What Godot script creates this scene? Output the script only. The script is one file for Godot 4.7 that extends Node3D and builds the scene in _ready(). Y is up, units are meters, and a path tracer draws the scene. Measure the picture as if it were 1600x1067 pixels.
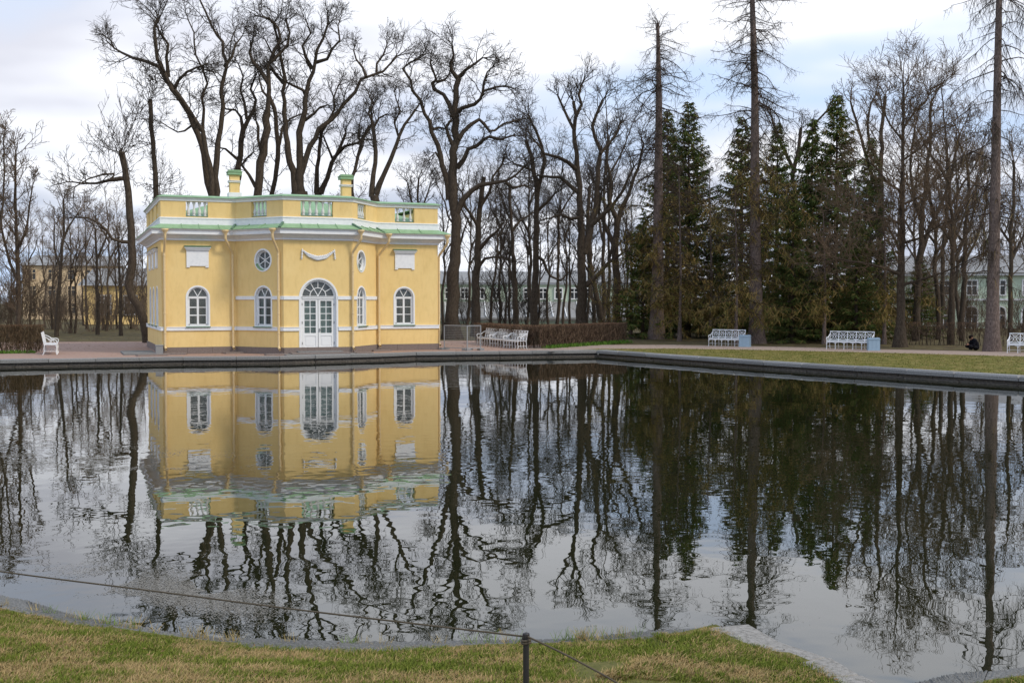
extends Node3D
# A yellow pavilion by a park pond in early spring, under a thin bright overcast.
# x runs to the right, y up, the view goes along -z; the pond's water lies at y = 0.

const F := 1780.0            # focal length, in pixels of a 1600-pixel-wide frame
const EYE := 2.58            # metres above the water
const PITCH := 0.03566       # camera tilted down
const G := 0.27              # height of the far ground above the water

var rng := RandomNumberGenerator.new()
var taken := {}
var M := {}

# ------------------------------------------------------------------ mesh builder
class MB:
	var v := PackedVector3Array()
	var n := PackedVector3Array()
	var c := PackedColorArray()
	var i := PackedInt32Array()
	var colored := false
	var col := Color(1, 1, 1)
	func tri(a: Vector3, b: Vector3, d: Vector3) -> void:
		var m := (d - a).cross(b - a).normalized()
		var k := v.size()
		v.push_back(a); v.push_back(b); v.push_back(d)
		n.push_back(m); n.push_back(m); n.push_back(m)
		if colored:
			c.push_back(col); c.push_back(col); c.push_back(col)
		i.push_back(k); i.push_back(k + 1); i.push_back(k + 2)
	func quad(a: Vector3, b: Vector3, d: Vector3, e: Vector3) -> void:
		var m := (d - a).cross(b - a)
		if m.length_squared() < 1e-14:
			m = (e - a).cross(d - a)
		m = m.normalized()
		var k := v.size()
		v.push_back(a); v.push_back(b); v.push_back(d); v.push_back(e)
		n.push_back(m); n.push_back(m); n.push_back(m); n.push_back(m)
		if colored:
			c.push_back(col); c.push_back(col); c.push_back(col); c.push_back(col)
		i.push_back(k); i.push_back(k + 1); i.push_back(k + 2)
		i.push_back(k); i.push_back(k + 2); i.push_back(k + 3)
	func face(a: Vector3, b: Vector3, d: Vector3, e: Vector3, hint: Vector3) -> void:
		var m := (d - a).cross(b - a)
		if m.length_squared() < 1e-12:
			m = (e - a).cross(d - a)
		if m.dot(hint) < 0.0:
			quad(a, e, d, b)
		else:
			quad(a, b, d, e)
	func box(p: Vector3, s: Vector3, bs := Basis()) -> void:
		var x := bs.x * s.x * 0.5
		var y := bs.y * s.y * 0.5
		var z := bs.z * s.z * 0.5
		face(p + x - y - z, p + x + y - z, p + x + y + z, p + x - y + z, x)
		face(p - x - y - z, p - x + y - z, p - x + y + z, p - x - y + z, -x)
		face(p + y - x - z, p + y + x - z, p + y + x + z, p + y - x + z, y)
		face(p - y - x - z, p - y + x - z, p - y + x + z, p - y - x + z, -y)
		face(p + z - x - y, p + z + x - y, p + z + x + y, p + z - x + y, z)
		face(p - z - x - y, p - z + x - y, p - z + x + y, p - z - x + y, -z)
	# a box along a-b, w wide across (perpendicular to nrm), t thick along nrm
	func bar(a: Vector3, b: Vector3, w: float, t: float, nrm: Vector3) -> void:
		var y := (b - a).normalized()
		var x := y.cross(nrm).normalized()
		var z := x.cross(y).normalized()
		box((a + b) * 0.5, Vector3(w, a.distance_to(b), t), Basis(x, y, z))
	# convex prism over plan points (x, z), with a chamfered top edge
	func slab(p: PackedVector2Array, y0: float, y1: float, ch: float, jig := 0.0) -> void:
		var k := p.size()
		var m := Vector2()
		for q in p:
			m += q / k
		var top := []
		for j in k:
			var q := p[j]
			var e1 := (p[j] - p[(j + k - 1) % k]).normalized()
			var e2 := (p[(j + 1) % k] - p[j]).normalized()
			var b := (e2 - e1)
			if b.length() > 0.01:
				b = b.normalized() * ch * 1.4
			if b.dot(m - q) < 0.0:
				b = -b
			top.append(q + b)
		for j in k:
			var a := p[j]
			var b: Vector2 = p[(j + 1) % k]
			var ta: Vector2 = top[j]
			var tb: Vector2 = top[(j + 1) % k]
			var out := Vector3((a + b).x * 0.5 - m.x, 0.02, (a + b).y * 0.5 - m.y)
			face(Vector3(a.x, y0, a.y), Vector3(b.x, y0, b.y), Vector3(b.x, y1 - ch, b.y), Vector3(a.x, y1 - ch, a.y), out)
			face(Vector3(a.x, y1 - ch, a.y), Vector3(b.x, y1 - ch, b.y), Vector3(tb.x, y1, tb.y), Vector3(ta.x, y1, ta.y), out + Vector3(0, 0.3, 0))
		for j in range(1, k - 1):
			var a: Vector2 = top[0]
			var b: Vector2 = top[j]
			var d: Vector2 = top[j + 1]
			var t1 := Vector3(a.x, y1, a.y)
			var t2 := Vector3(b.x, y1, b.y)
			var t3 := Vector3(d.x, y1, d.y)
			if (t3 - t1).cross(t2 - t1).y < 0.0:
				tri(t1, t3, t2)
			else:
				tri(t1, t2, t3)
	func tube(p: PackedVector3Array, r: PackedFloat32Array, sides: int, caps := false) -> void:
		var m := p.size()
		if m < 2:
			return
		var t0 := (p[1] - p[0]).normalized()
		var u := t0.cross(Vector3.UP if absf(t0.y) < 0.9 else Vector3.RIGHT).normalized()
		var k0 := v.size()
		for j in m:
			var t := t0
			if j > 0 and j < m - 1:
				t = (p[j + 1] - p[j - 1]).normalized()
			elif j == m - 1:
				t = (p[j] - p[j - 1]).normalized()
			u = (u - t * u.dot(t)).normalized()
			var w := t.cross(u)
			for s in sides:
				var a := TAU * s / sides
				var d := u * cos(a) + w * sin(a)
				v.push_back(p[j] + d * r[j])
				n.push_back(d)
				if colored:
					c.push_back(col)
		for j in m - 1:
			for s in sides:
				var s2 := (s + 1) % sides
				var a := k0 + j * sides + s
				var b := k0 + j * sides + s2
				i.push_back(a); i.push_back(a + sides); i.push_back(b)
				i.push_back(b); i.push_back(a + sides); i.push_back(b + sides)
		if caps:
			for e in [0, m - 1]:
				var kc: int = k0 + e * sides
				for s in range(1, sides - 1):
					if e == 0:
						tri(v[kc], v[kc + s], v[kc + s + 1])
					else:
						tri(v[kc], v[kc + s + 1], v[kc + s])
	# a flat four-sided blade along a-b
	func blade(a: Vector3, b: Vector3, w: Vector3) -> void:
		quad(a - w, a + w, b + w * 0.4, b - w * 0.4)
	# solid of revolution about y; profile of (radius, y)
	func lathe(prof: PackedVector2Array, sides: int, at := Vector3.ZERO) -> void:
		var k0 := v.size()
		var m := prof.size()
		for j in m:
			var q := prof[j]
			var e: Vector2 = prof[mini(j + 1, m - 1)] - prof[maxi(j - 1, 0)]
			var nn := Vector2(e.y, -e.x).normalized()
			for s in sides:
				var a := TAU * s / sides
				v.push_back(at + Vector3(cos(a) * q.x, q.y, sin(a) * q.x))
				n.push_back(Vector3(cos(a) * nn.x, nn.y, sin(a) * nn.x))
				if colored:
					c.push_back(col)
		for j in m - 1:
			for s in sides:
				var s2 := (s + 1) % sides
				var a := k0 + j * sides + s
				var b := k0 + j * sides + s2
				i.push_back(a); i.push_back(b); i.push_back(a + sides)
				i.push_back(b); i.push_back(b + sides); i.push_back(a + sides)
	func mesh() -> ArrayMesh:
		var arr := []
		arr.resize(Mesh.ARRAY_MAX)
		arr[Mesh.ARRAY_VERTEX] = v
		arr[Mesh.ARRAY_NORMAL] = n
		if colored:
			arr[Mesh.ARRAY_COLOR] = c
		arr[Mesh.ARRAY_INDEX] = i
		var am := ArrayMesh.new()
		am.add_surface_from_arrays(Mesh.PRIMITIVE_TRIANGLES, arr)
		return am

# ------------------------------------------------------------------ naming
func numbered(called: String) -> String:
	var k: int = taken.get(called, 0)
	taken[called] = k + 1
	return called if k == 0 else "%s_%03d" % [called, k]

func thing(called: String, label: String, category: String, where := Vector3.ZERO, turn := 0.0, group := "") -> Node3D:
	var o := Node3D.new()
	o.name = numbered(called)
	add_child(o)
	o.position = where
	o.rotation.y = turn
	tag(o, label, category, group)
	return o

func tag(o: Node, label: String, category := "", group := "", kind := "") -> void:
	if label: o.set_meta("label", label)
	if category: o.set_meta("category", category)
	if group: o.set_meta("group", group)
	if kind: o.set_meta("kind", kind)

func put(called: String, mesh: Mesh, mat: Material, parent: Node3D, xf := Transform3D()) -> MeshInstance3D:
	var o := MeshInstance3D.new()
	if parent == self:
		o.name = numbered(called)
	else:
		var k := 0
		for ch in parent.get_children():
			if ch.has_meta("plain") and ch.get_meta("plain") == called:
				k += 1
		o.name = called if k == 0 else "%s_%03d" % [called, k]
		o.set_meta("plain", called)
	o.mesh = mesh
	o.material_override = mat
	o.transform = xf
	parent.add_child(o, true)
	return o

func obj(called: String, mb: MB, mat: Material, parent: Node3D = self, xf := Transform3D()) -> MeshInstance3D:
	return put(called, mb.mesh(), mat, parent, xf)

func ground_piece(called: String, mb: MB, mat: Material, label: String) -> MeshInstance3D:
	var o := obj(called, mb, mat)
	tag(o, label, "", "", "structure")
	return o

func dup(src: Node3D, called: String, where: Vector3, turn: float, label: String, group := "", size := Vector3.ONE) -> Node3D:
	var r: Node3D = src.duplicate()
	r.name = numbered(called)
	add_child(r)
	r.position = where
	r.rotation = Vector3(0, turn, 0)
	r.scale = size
	tag(r, label, "", group)
	return r

# ------------------------------------------------------------------ the view
func px(u: float, v: float, d: float) -> Vector3:      # point seen at that place of a 1600 x 1067 frame, d metres ahead
	var a := (u - 800.0) / F
	var b := (533.5 - v) / F
	var s := sin(PITCH)
	var c := cos(PITCH)
	var t := d / (c + b * s)
	return Vector3(a * t, EYE + (b * c - s) * t, -d)

func pg(u: float, v: float, y: float) -> Vector2:      # plan (x, z) of the point at height y
	var a := (u - 800.0) / F
	var b := (533.5 - v) / F
	var s := sin(PITCH)
	var c := cos(PITCH)
	var t := (y - EYE) / (b * c - s)
	return Vector2(a * t, -(c + b * s) * t)

func rv() -> Vector3:
	return Vector3(rng.randf_range(-1, 1), rng.randf_range(-1, 1), rng.randf_range(-1, 1))

# ------------------------------------------------------------------ materials
func ramp(stops: Array) -> Gradient:
	var g := Gradient.new()
	var o := PackedFloat32Array()
	var c := PackedColorArray()
	for s in stops:
		o.push_back(s[0])
		c.push_back(Color(s[1], s[2], s[3]).linear_to_srgb())
	g.offsets = o
	g.colors = c
	return g

func noise(freq: float, seed_: int, stops: Array, size := 512, oct := 5, kind := FastNoiseLite.TYPE_SIMPLEX_SMOOTH, gain := 0.5) -> NoiseTexture2D:
	var f := FastNoiseLite.new()
	f.noise_type = kind
	f.seed = seed_
	f.frequency = freq
	f.fractal_octaves = oct
	f.fractal_gain = gain
	var t := NoiseTexture2D.new()
	t.width = size
	t.height = size
	t.seamless = true
	t.noise = f
	if stops:
		t.color_ramp = ramp(stops)
	return t

func mat(called: String, rough := 0.8, tex: Texture2D = null, scale := Vector3(1, 1, 1), bump: Texture2D = null, depth := 1.0, spec := 0.5) -> StandardMaterial3D:
	var m := StandardMaterial3D.new()
	m.resource_name = called
	m.roughness = rough
	m.metallic_specular = spec
	if tex:
		m.albedo_texture = tex
	if bump:
		m.heightmap_enabled = true
		m.heightmap_texture = bump
		m.heightmap_scale = depth
	if tex or bump:
		m.uv1_triplanar = true
		m.uv1_world_triplanar = true
		m.uv1_scale = scale
	M[called] = m
	return m

func plain(called: String, r: float, g: float, b: float, rough := 0.7, spec := 0.5) -> StandardMaterial3D:
	var m := mat(called, rough, null, Vector3.ONE, null, 1.0, spec)
	m.albedo_color = Color(r, g, b).linear_to_srgb()
	return m

func materials() -> void:
	var fine := noise(0.05, 3, [])
	var grain := noise(0.18, 4, [], 512, 3)
	# stucco: painted, faintly uneven, a little weathered
	mat("stucco", 0.85, noise(0.008, 11, [[0.0, 0.74, 0.53, 0.225], [0.35, 0.80, 0.585, 0.255], [0.6, 0.825, 0.608, 0.272], [1.0, 0.85, 0.64, 0.30]], 512, 6, FastNoiseLite.TYPE_SIMPLEX_SMOOTH, 0.6), Vector3(0.2, 0.13, 0.2), grain, 0.25, 0.3)
	var st: StandardMaterial3D = M.stucco
	st.detail_enabled = true
	st.detail_blend_mode = BaseMaterial3D.BLEND_MODE_MUL
	st.detail_uv_layer = BaseMaterial3D.DETAIL_UV_2
	st.detail_albedo = noise(0.02, 17, [[0.0, 0.90, 0.885, 0.85], [0.34, 0.955, 0.948, 0.935], [0.52, 0.995, 0.995, 0.99], [1.0, 1.0, 1.0, 1.0]], 512, 6, FastNoiseLite.TYPE_SIMPLEX_SMOOTH, 0.62)
	st.uv2_triplanar = true
	st.uv2_world_triplanar = true
	st.uv2_scale = Vector3(0.45, 0.12, 0.45)
	mat("white_paint", 0.6, noise(0.02, 12, [[0.0, 0.70, 0.725, 0.76], [0.5, 0.79, 0.81, 0.84], [1.0, 0.83, 0.845, 0.865]]), Vector3(0.5, 0.5, 0.5))
	mat("green_roof", 0.5, noise(0.012, 13, [[0.0, 0.17, 0.30, 0.155], [0.5, 0.235, 0.39, 0.215], [1.0, 0.30, 0.46, 0.28]], 512, 5), Vector3(0.4, 0.4, 0.4))
	plain("green_trim", 0.10, 0.19, 0.125, 0.55)
	plain("joinery", 0.78, 0.79, 0.80, 0.45)
	mat("baluster_paint", 0.7, noise(0.05, 14, [[0.0, 0.5, 0.52, 0.5], [1.0, 0.78, 0.79, 0.77]]), Vector3(2, 2, 2))
	mat("plinth_stone", 0.85, noise(0.06, 15, [[0.0, 0.12, 0.093, 0.082], [0.5, 0.195, 0.155, 0.14], [1.0, 0.28, 0.23, 0.21]], 512, 6), Vector3(0.6, 0.6, 0.6), fine, 0.6)
	mat("pipe_paint", 0.45, noise(0.03, 16, [[0.0, 0.66, 0.49, 0.25], [1.0, 0.78, 0.60, 0.34]]), Vector3(1, 1, 1))
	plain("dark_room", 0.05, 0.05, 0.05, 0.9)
	plain("curtain", 0.14, 0.215, 0.205, 0.9)
	plain("lace", 0.085, 0.088, 0.085, 0.9)
	var g := plain("glass", 0.5, 0.55, 0.55, 0.03)
	g.albedo_color = Color(0.8, 0.85, 0.85, 0.10)
	g.transparency = BaseMaterial3D.TRANSPARENCY_ALPHA
	# stone of the pond
	for k in 3:
		var b: float = [1.0, 0.88, 1.1][k]
		mat("granite_%d" % k, 0.8, noise(0.09, 20 + k, [[0.0, 0.07 * b, 0.069 * b, 0.068 * b], [0.45, 0.185 * b, 0.184 * b, 0.183 * b], [0.7, 0.25 * b, 0.247 * b, 0.243 * b], [1.0, 0.38 * b, 0.375 * b, 0.37 * b]], 512, 6, FastNoiseLite.TYPE_SIMPLEX_SMOOTH, 0.65), Vector3(0.45, 0.45, 0.45), grain, 0.8)
		mat("wet_stone_%d" % k, 0.55, noise(0.05, 24 + k, [[0.0, 0.012 * b, 0.010 * b, 0.008 * b], [0.45, 0.040 * b, 0.033 * b, 0.026 * b], [0.7, 0.09 * b, 0.072 * b, 0.055 * b], [1.0, 0.20 * b, 0.175 * b, 0.145 * b]], 512, 6), Vector3(0.4, 0.7, 0.4), fine, 1.5)
		mat("near_stone_%d" % k, 0.85, noise(0.04, 27 + k, [[0.0, 0.03, 0.03, 0.026], [0.35, 0.095 * b, 0.093 * b, 0.086 * b], [0.6, 0.16 * b, 0.157 * b, 0.15 * b], [1.0, 0.30 * b, 0.29 * b, 0.275 * b]], 512, 6, FastNoiseLite.TYPE_SIMPLEX_SMOOTH, 0.75), Vector3(1.7, 1.7, 1.7), grain, 0.5)
	mat("slab_stone", 0.85, noise(0.035, 37, [[0.0, 0.10, 0.094, 0.08], [0.33, 0.20, 0.188, 0.168], [0.5, 0.255, 0.24, 0.22], [0.75, 0.30, 0.283, 0.262], [1.0, 0.38, 0.36, 0.335]], 512, 7, FastNoiseLite.TYPE_SIMPLEX_SMOOTH, 0.7), Vector3(0.8, 0.8, 0.8), grain, 0.5)
	# ground
	mat("gravel", 0.95, noise(0.03, 31, [[0.0, 0.245, 0.15, 0.115], [0.5, 0.33, 0.215, 0.17], [1.0, 0.41, 0.285, 0.235]], 1024, 7, FastNoiseLite.TYPE_SIMPLEX_SMOOTH, 0.65), Vector3(0.16, 0.16, 0.16), grain, 0.5)
	mat("path_gravel", 0.95, noise(0.03, 32, [[0.0, 0.24, 0.17, 0.135], [0.5, 0.31, 0.23, 0.185], [1.0, 0.38, 0.295, 0.245]], 1024, 7, FastNoiseLite.TYPE_SIMPLEX_SMOOTH, 0.65), Vector3(0.16, 0.16, 0.16), grain, 0.5)
	mat("lawn", 0.95, noise(0.012, 33, [[0.0, 0.070, 0.078, 0.016], [0.38, 0.115, 0.112, 0.025], [0.55, 0.160, 0.140, 0.038], [0.75, 0.235, 0.185, 0.070], [1.0, 0.31, 0.24, 0.11]], 1024, 8, FastNoiseLite.TYPE_SIMPLEX_SMOOTH, 0.72), Vector3(0.09, 0.09, 0.09), fine, 3.0, 0.2)
	mat("near_soil", 0.95, noise(0.02, 34, [[0.0, 0.07, 0.075, 0.022], [0.5, 0.13, 0.125, 0.04], [1.0, 0.24, 0.19, 0.09]], 1024, 8, FastNoiseLite.TYPE_SIMPLEX_SMOOTH, 0.7), Vector3(0.5, 0.5, 0.5), fine, 2.0, 0.2)
	mat("forest_floor", 0.95, noise(0.015, 35, [[0.0, 0.05, 0.038, 0.024], [0.45, 0.10, 0.078, 0.045], [0.62, 0.115, 0.098, 0.045], [1.0, 0.20, 0.15, 0.09]], 1024, 7, FastNoiseLite.TYPE_SIMPLEX_SMOOTH, 0.65), Vector3(0.07, 0.07, 0.07), fine, 3.0, 0.2)
	# wood and foliage
	mat("bark", 0.95, noise(0.03, 41, [[0.0, 0.03, 0.023, 0.017], [0.5, 0.082, 0.064, 0.049], [1.0, 0.18, 0.145, 0.115]], 512, 6, FastNoiseLite.TYPE_SIMPLEX_SMOOTH, 0.65), Vector3(1.2, 0.22, 1.2), noise(0.05, 42, []), 4.0, 0.2)
	mat("larch_bark", 0.95, noise(0.03, 43, [[0.0, 0.055, 0.043, 0.038], [0.5, 0.155, 0.120, 0.108], [1.0, 0.31, 0.25, 0.228]], 512, 6, FastNoiseLite.TYPE_SIMPLEX_SMOOTH, 0.65), Vector3(1.0, 0.25, 1.0), noise(0.05, 44, []), 4.0, 0.2)
	plain("twig", 0.058, 0.047, 0.038, 0.95, 0.2)
	plain("warm_twig", 0.135, 0.098, 0.068, 0.95, 0.2)
	plain("pale_twig", 0.17, 0.128, 0.095, 0.95, 0.2)
	var w := plain("white", 1, 1, 1, 0.9, 0.2)
	w.vertex_color_use_as_albedo = true
	var lf := plain("needle", 1, 1, 1, 0.85, 0.25)
	lf.vertex_color_use_as_albedo = true
	plain("cut_wood", 0.16, 0.125, 0.09, 0.9)
	# furniture
	plain("bench_paint", 0.74, 0.76, 0.79, 0.45)
	mat("bin_paint", 0.5, noise(0.03, 51, [[0.0, 0.25, 0.36, 0.47], [1.0, 0.32, 0.44, 0.55]]), Vector3(1, 1, 1))
	plain("steel", 0.30, 0.32, 0.34, 0.45)
	plain("grey_paint", 0.24, 0.245, 0.25, 0.5)
	plain("black_post", 0.028, 0.026, 0.027, 0.42)
	mat("rope", 0.95, noise(0.2, 52, [[0.0, 0.045, 0.035, 0.024], [1.0, 0.13, 0.105, 0.07]], 256), Vector3(8, 8, 8))
	# far buildings
	mat("mint", 0.85, noise(0.02, 61, [[0.0, 0.46, 0.56, 0.43], [1.0, 0.56, 0.65, 0.53]]), Vector3(0.2, 0.2, 0.2))
	mat("cream", 0.85, noise(0.02, 62, [[0.0, 0.58, 0.44, 0.27], [1.0, 0.68, 0.53, 0.35]]), Vector3(0.2, 0.2, 0.2))
	mat("grey_roof", 0.7, noise(0.02, 63, [[0.0, 0.20, 0.20, 0.20], [1.0, 0.30, 0.30, 0.305]]), Vector3(0.3, 0.3, 0.3))
	plain("far_pane", 0.045, 0.05, 0.055, 0.15)
	plain("coat", 0.008, 0.008, 0.010, 0.85)
	plain("skin", 0.42, 0.235, 0.165, 0.6)
	plain("hair", 0.012, 0.009, 0.008, 0.8)
	# water: dark, still, mirror-like at this low angle; ripples come from the surface's own relief
	var wm := StandardMaterial3D.new()
	wm.resource_name = "pond_water"
	wm.albedo_color = Color(0.010, 0.0125, 0.0040).linear_to_srgb()
	wm.roughness = 0.0
	wm.metallic_specular = 0.707
	wm.heightmap_enabled = true
	wm.heightmap_texture = ripples()
	wm.heightmap_scale = 0.26
	M["water"] = wm

func ripples() -> ImageTexture:
	# relief of the water over 64 x 64 m: short wavelets, longer swells, and breeze patches where they are stronger
	var S := 2048
	var f1 := FastNoiseLite.new()
	f1.noise_type = FastNoiseLite.TYPE_SIMPLEX_SMOOTH
	f1.seed = 5
	f1.frequency = 1.0 / 11.0
	f1.fractal_octaves = 2
	f1.fractal_gain = 0.40
	var f2 := FastNoiseLite.new()
	f2.noise_type = FastNoiseLite.TYPE_SIMPLEX_SMOOTH
	f2.seed = 8
	f2.frequency = 1.0 / 330.0
	f2.fractal_octaves = 3
	var f3 := FastNoiseLite.new()
	f3.noise_type = FastNoiseLite.TYPE_SIMPLEX_SMOOTH
	f3.seed = 9
	f3.frequency = 1.0 / 40.0
	f3.fractal_octaves = 2
	var a := f1.get_image(S, S, false, false, false).get_data()
	var b := f2.get_image(S / 2, S / 2, false, false, false)
	b.resize(S, S, Image.INTERPOLATE_CUBIC)
	var bd := b.get_data()
	var d := f3.get_image(S, S, false, false, false).get_data()
	var o := PackedFloat32Array()
	o.resize(S * S)
	for k in S * S:
		var m := (bd[k] - 96.0) / 90.0
		m = clampf(m, 0.0, 1.0)
		o[k] = (a[k] * (0.14 + 0.30 * m) + d[k] * 0.60) / 255.0
	var im := Image.create_from_data(S, S, false, Image.FORMAT_RF, o.to_byte_array())
	return ImageTexture.create_from_image(im)

func sky_picture() -> ImageTexture:
	# thin broken overcast: bright layers with bluish gaps, flatter and greyer towards the horizon
	var w := 2048
	var h := 1024
	var f1 := FastNoiseLite.new()
	f1.noise_type = FastNoiseLite.TYPE_SIMPLEX_SMOOTH
	f1.seed = 21
	f1.frequency = 0.42
	f1.fractal_octaves = 6
	f1.fractal_gain = 0.52
	var f2 := FastNoiseLite.new()
	f2.noise_type = FastNoiseLite.TYPE_SIMPLEX_SMOOTH
	f2.seed = 34
	f2.frequency = 0.17
	f2.fractal_octaves = 3
	var o := PackedFloat32Array()
	o.resize(w * h * 4)
	var white := Vector3(0.90, 0.92, 0.975)
	var lilac := Vector3(0.64, 0.655, 0.735)
	var slate := Vector3(0.36, 0.43, 0.56)
	var blue := Vector3(0.50, 0.67, 0.93)
	for y in h:
		var el := (0.5 - (y + 0.5) / h) * PI
		var se := sin(el)
		var ce := cos(el)
		for x in w:
			var k := (y * w + x) * 4
			var c := Vector3(0.30, 0.31, 0.32)
			if se > -0.01:
				var az := ((x + 0.5) / w - 0.5) * TAU
				var q := 1.0 / (maxf(se, 0.0) + 0.10)
				var X := sin(az) * ce * q
				var Z := cos(az) * ce * q
				var n1 := f1.get_noise_2d(X + 3.0, Z * 1.5 + 7.7)
				var n2 := f2.get_noise_2d(X - 5.0, Z - 2.0)
				var t := clampf(0.54 + n1 * 1.8, 0.0, 1.0)
				c = lilac.lerp(white, t)
				var gap := clampf((-n1 * 1.2 - n2 * 1.1) * 1.5 - 0.16, 0.0, 1.0)
				gap = clampf(gap + smoothstep(0.20, 0.34, se) * clampf(0.58 - n1 * 1.6, 0.0, 0.95), 0.0, 1.0)
				c = c.lerp(blue, gap * 0.78)
				# grey-blue bank low down
				var low := exp(-pow((se - 0.075) / 0.055, 2.0)) * clampf(0.55 - n1 * 1.6 + n2 * 0.6, 0.0, 1.0)
				c = c.lerp(slate, low * 0.8)
			o[k] = c.x
			o[k + 1] = c.y
			o[k + 2] = c.z
			o[k + 3] = 1.0
	return ImageTexture.create_from_image(Image.create_from_data(w, h, false, Image.FORMAT_RGBAF, o.to_byte_array()))

# ------------------------------------------------------------------ ground, pond and paths
var pond_far := PackedVector2Array([Vector2(-40, -37.3), Vector2(-13.4, -46.3), Vector2(-11.3, -46.6), Vector2(-9.6, -46.9), Vector2(-8.3, -47.7), Vector2(-5.6, -49.4), Vector2(-4.3, -50.6), Vector2(-0.58, -51.6), Vector2(4.0, -52.8)])
var pond_right := PackedVector2Array([Vector2(4.0, -52.8), Vector2(9.6, -43.0), Vector2(15.4, -34.4), Vector2(22.3, -25.2), Vector2(28.5, -17.0)])
var shore_water := PackedVector2Array()     # the near shore, its water edge, left to right
var shore_lawn := PackedVector2Array()      # the same, its grass edge

func sheet(poly: PackedVector2Array, y: float) -> MB:
	var m := MB.new()
	var t := Geometry2D.triangulate_polygon(poly)
	for k in range(0, t.size(), 3):
		var a := Vector3(poly[t[k]].x, y, poly[t[k]].y)
		var b := Vector3(poly[t[k + 1]].x, y, poly[t[k + 1]].y)
		var d := Vector3(poly[t[k + 2]].x, y, poly[t[k + 2]].y)
		if (d - a).cross(b - a).y < 0.0:
			m.tri(a, d, b)
		else:
			m.tri(a, b, d)
	return m

func offset_line(p: PackedVector2Array, by: float) -> PackedVector2Array:
	var o := PackedVector2Array()
	for k in p.size():
		var e1 := (p[k] - p[maxi(k - 1, 0)]).normalized()
		var e2 := (p[mini(k + 1, p.size() - 1)] - p[k]).normalized()
		if k == 0: e1 = e2
		if k == p.size() - 1: e2 = e1
		var n1 := Vector2(e1.y, -e1.x)
		var n2 := Vector2(e2.y, -e2.x)
		var m := (n1 + n2).normalized()
		o.push_back(p[k] + m * by / maxf(0.4, m.dot(n1)))
	return o

func course(parent: Node3D, called: String, mats: String, line: PackedVector2Array, front: float, back: float, y0: float, y1: float, ch: float, long: float, gap: float) -> void:
	# a run of stones along a line; front and back are distances from it, away from the water
	var a := offset_line(line, front)
	var b := offset_line(line, back)
	for k in line.size() - 1:
		var total := line[k].distance_to(line[k + 1])
		var n := maxi(1, roundi(total / long))
		var cuts := [0.0]
		for j in range(1, n):
			cuts.append((j + rng.randf_range(-0.12, 0.12)) / n)
		cuts.append(1.0)
		for j in n:
			var t0: float = cuts[j] + gap / total
			var t1: float = cuts[j + 1] - gap / total
			var jy := rng.randf_range(-0.008, 0.008)
			var jo := Vector2(rng.randf_range(-0.008, 0.008), rng.randf_range(-0.008, 0.008))
			var m := MB.new()
			m.slab(PackedVector2Array([a[k].lerp(a[k + 1], t0) + jo, a[k].lerp(a[k + 1], t1) + jo, b[k].lerp(b[k + 1], t1), b[k].lerp(b[k + 1], t0)]), y0, y1 + jy, ch)
			obj(called, m, M["%s_%d" % [mats, rng.randi() % 3]], parent)

func lawn_height(x: float, z: float) -> float:
	# how high the near lawn lies, from its distance to the grass edge of the shore
	var best := 1e9
	var base := 0.055
	var q := Vector2(x, z)
	for k in shore_lawn.size() - 1:
		var d := q.distance_to(Geometry2D.get_closest_point_to_segment(q, shore_lawn[k], shore_lawn[k + 1]))
		if d < best:
			best = d
			base = 0.055 if k < 16 else (0.135 if k < 22 else 0.11)
			if k == 16: base = 0.085
	return base + 0.64 * (1.0 - exp(-best * best / (1.6 + best * 2.6))) + 0.012 * sin(x * 2.1 + z) * sin(z * 1.7)

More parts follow.
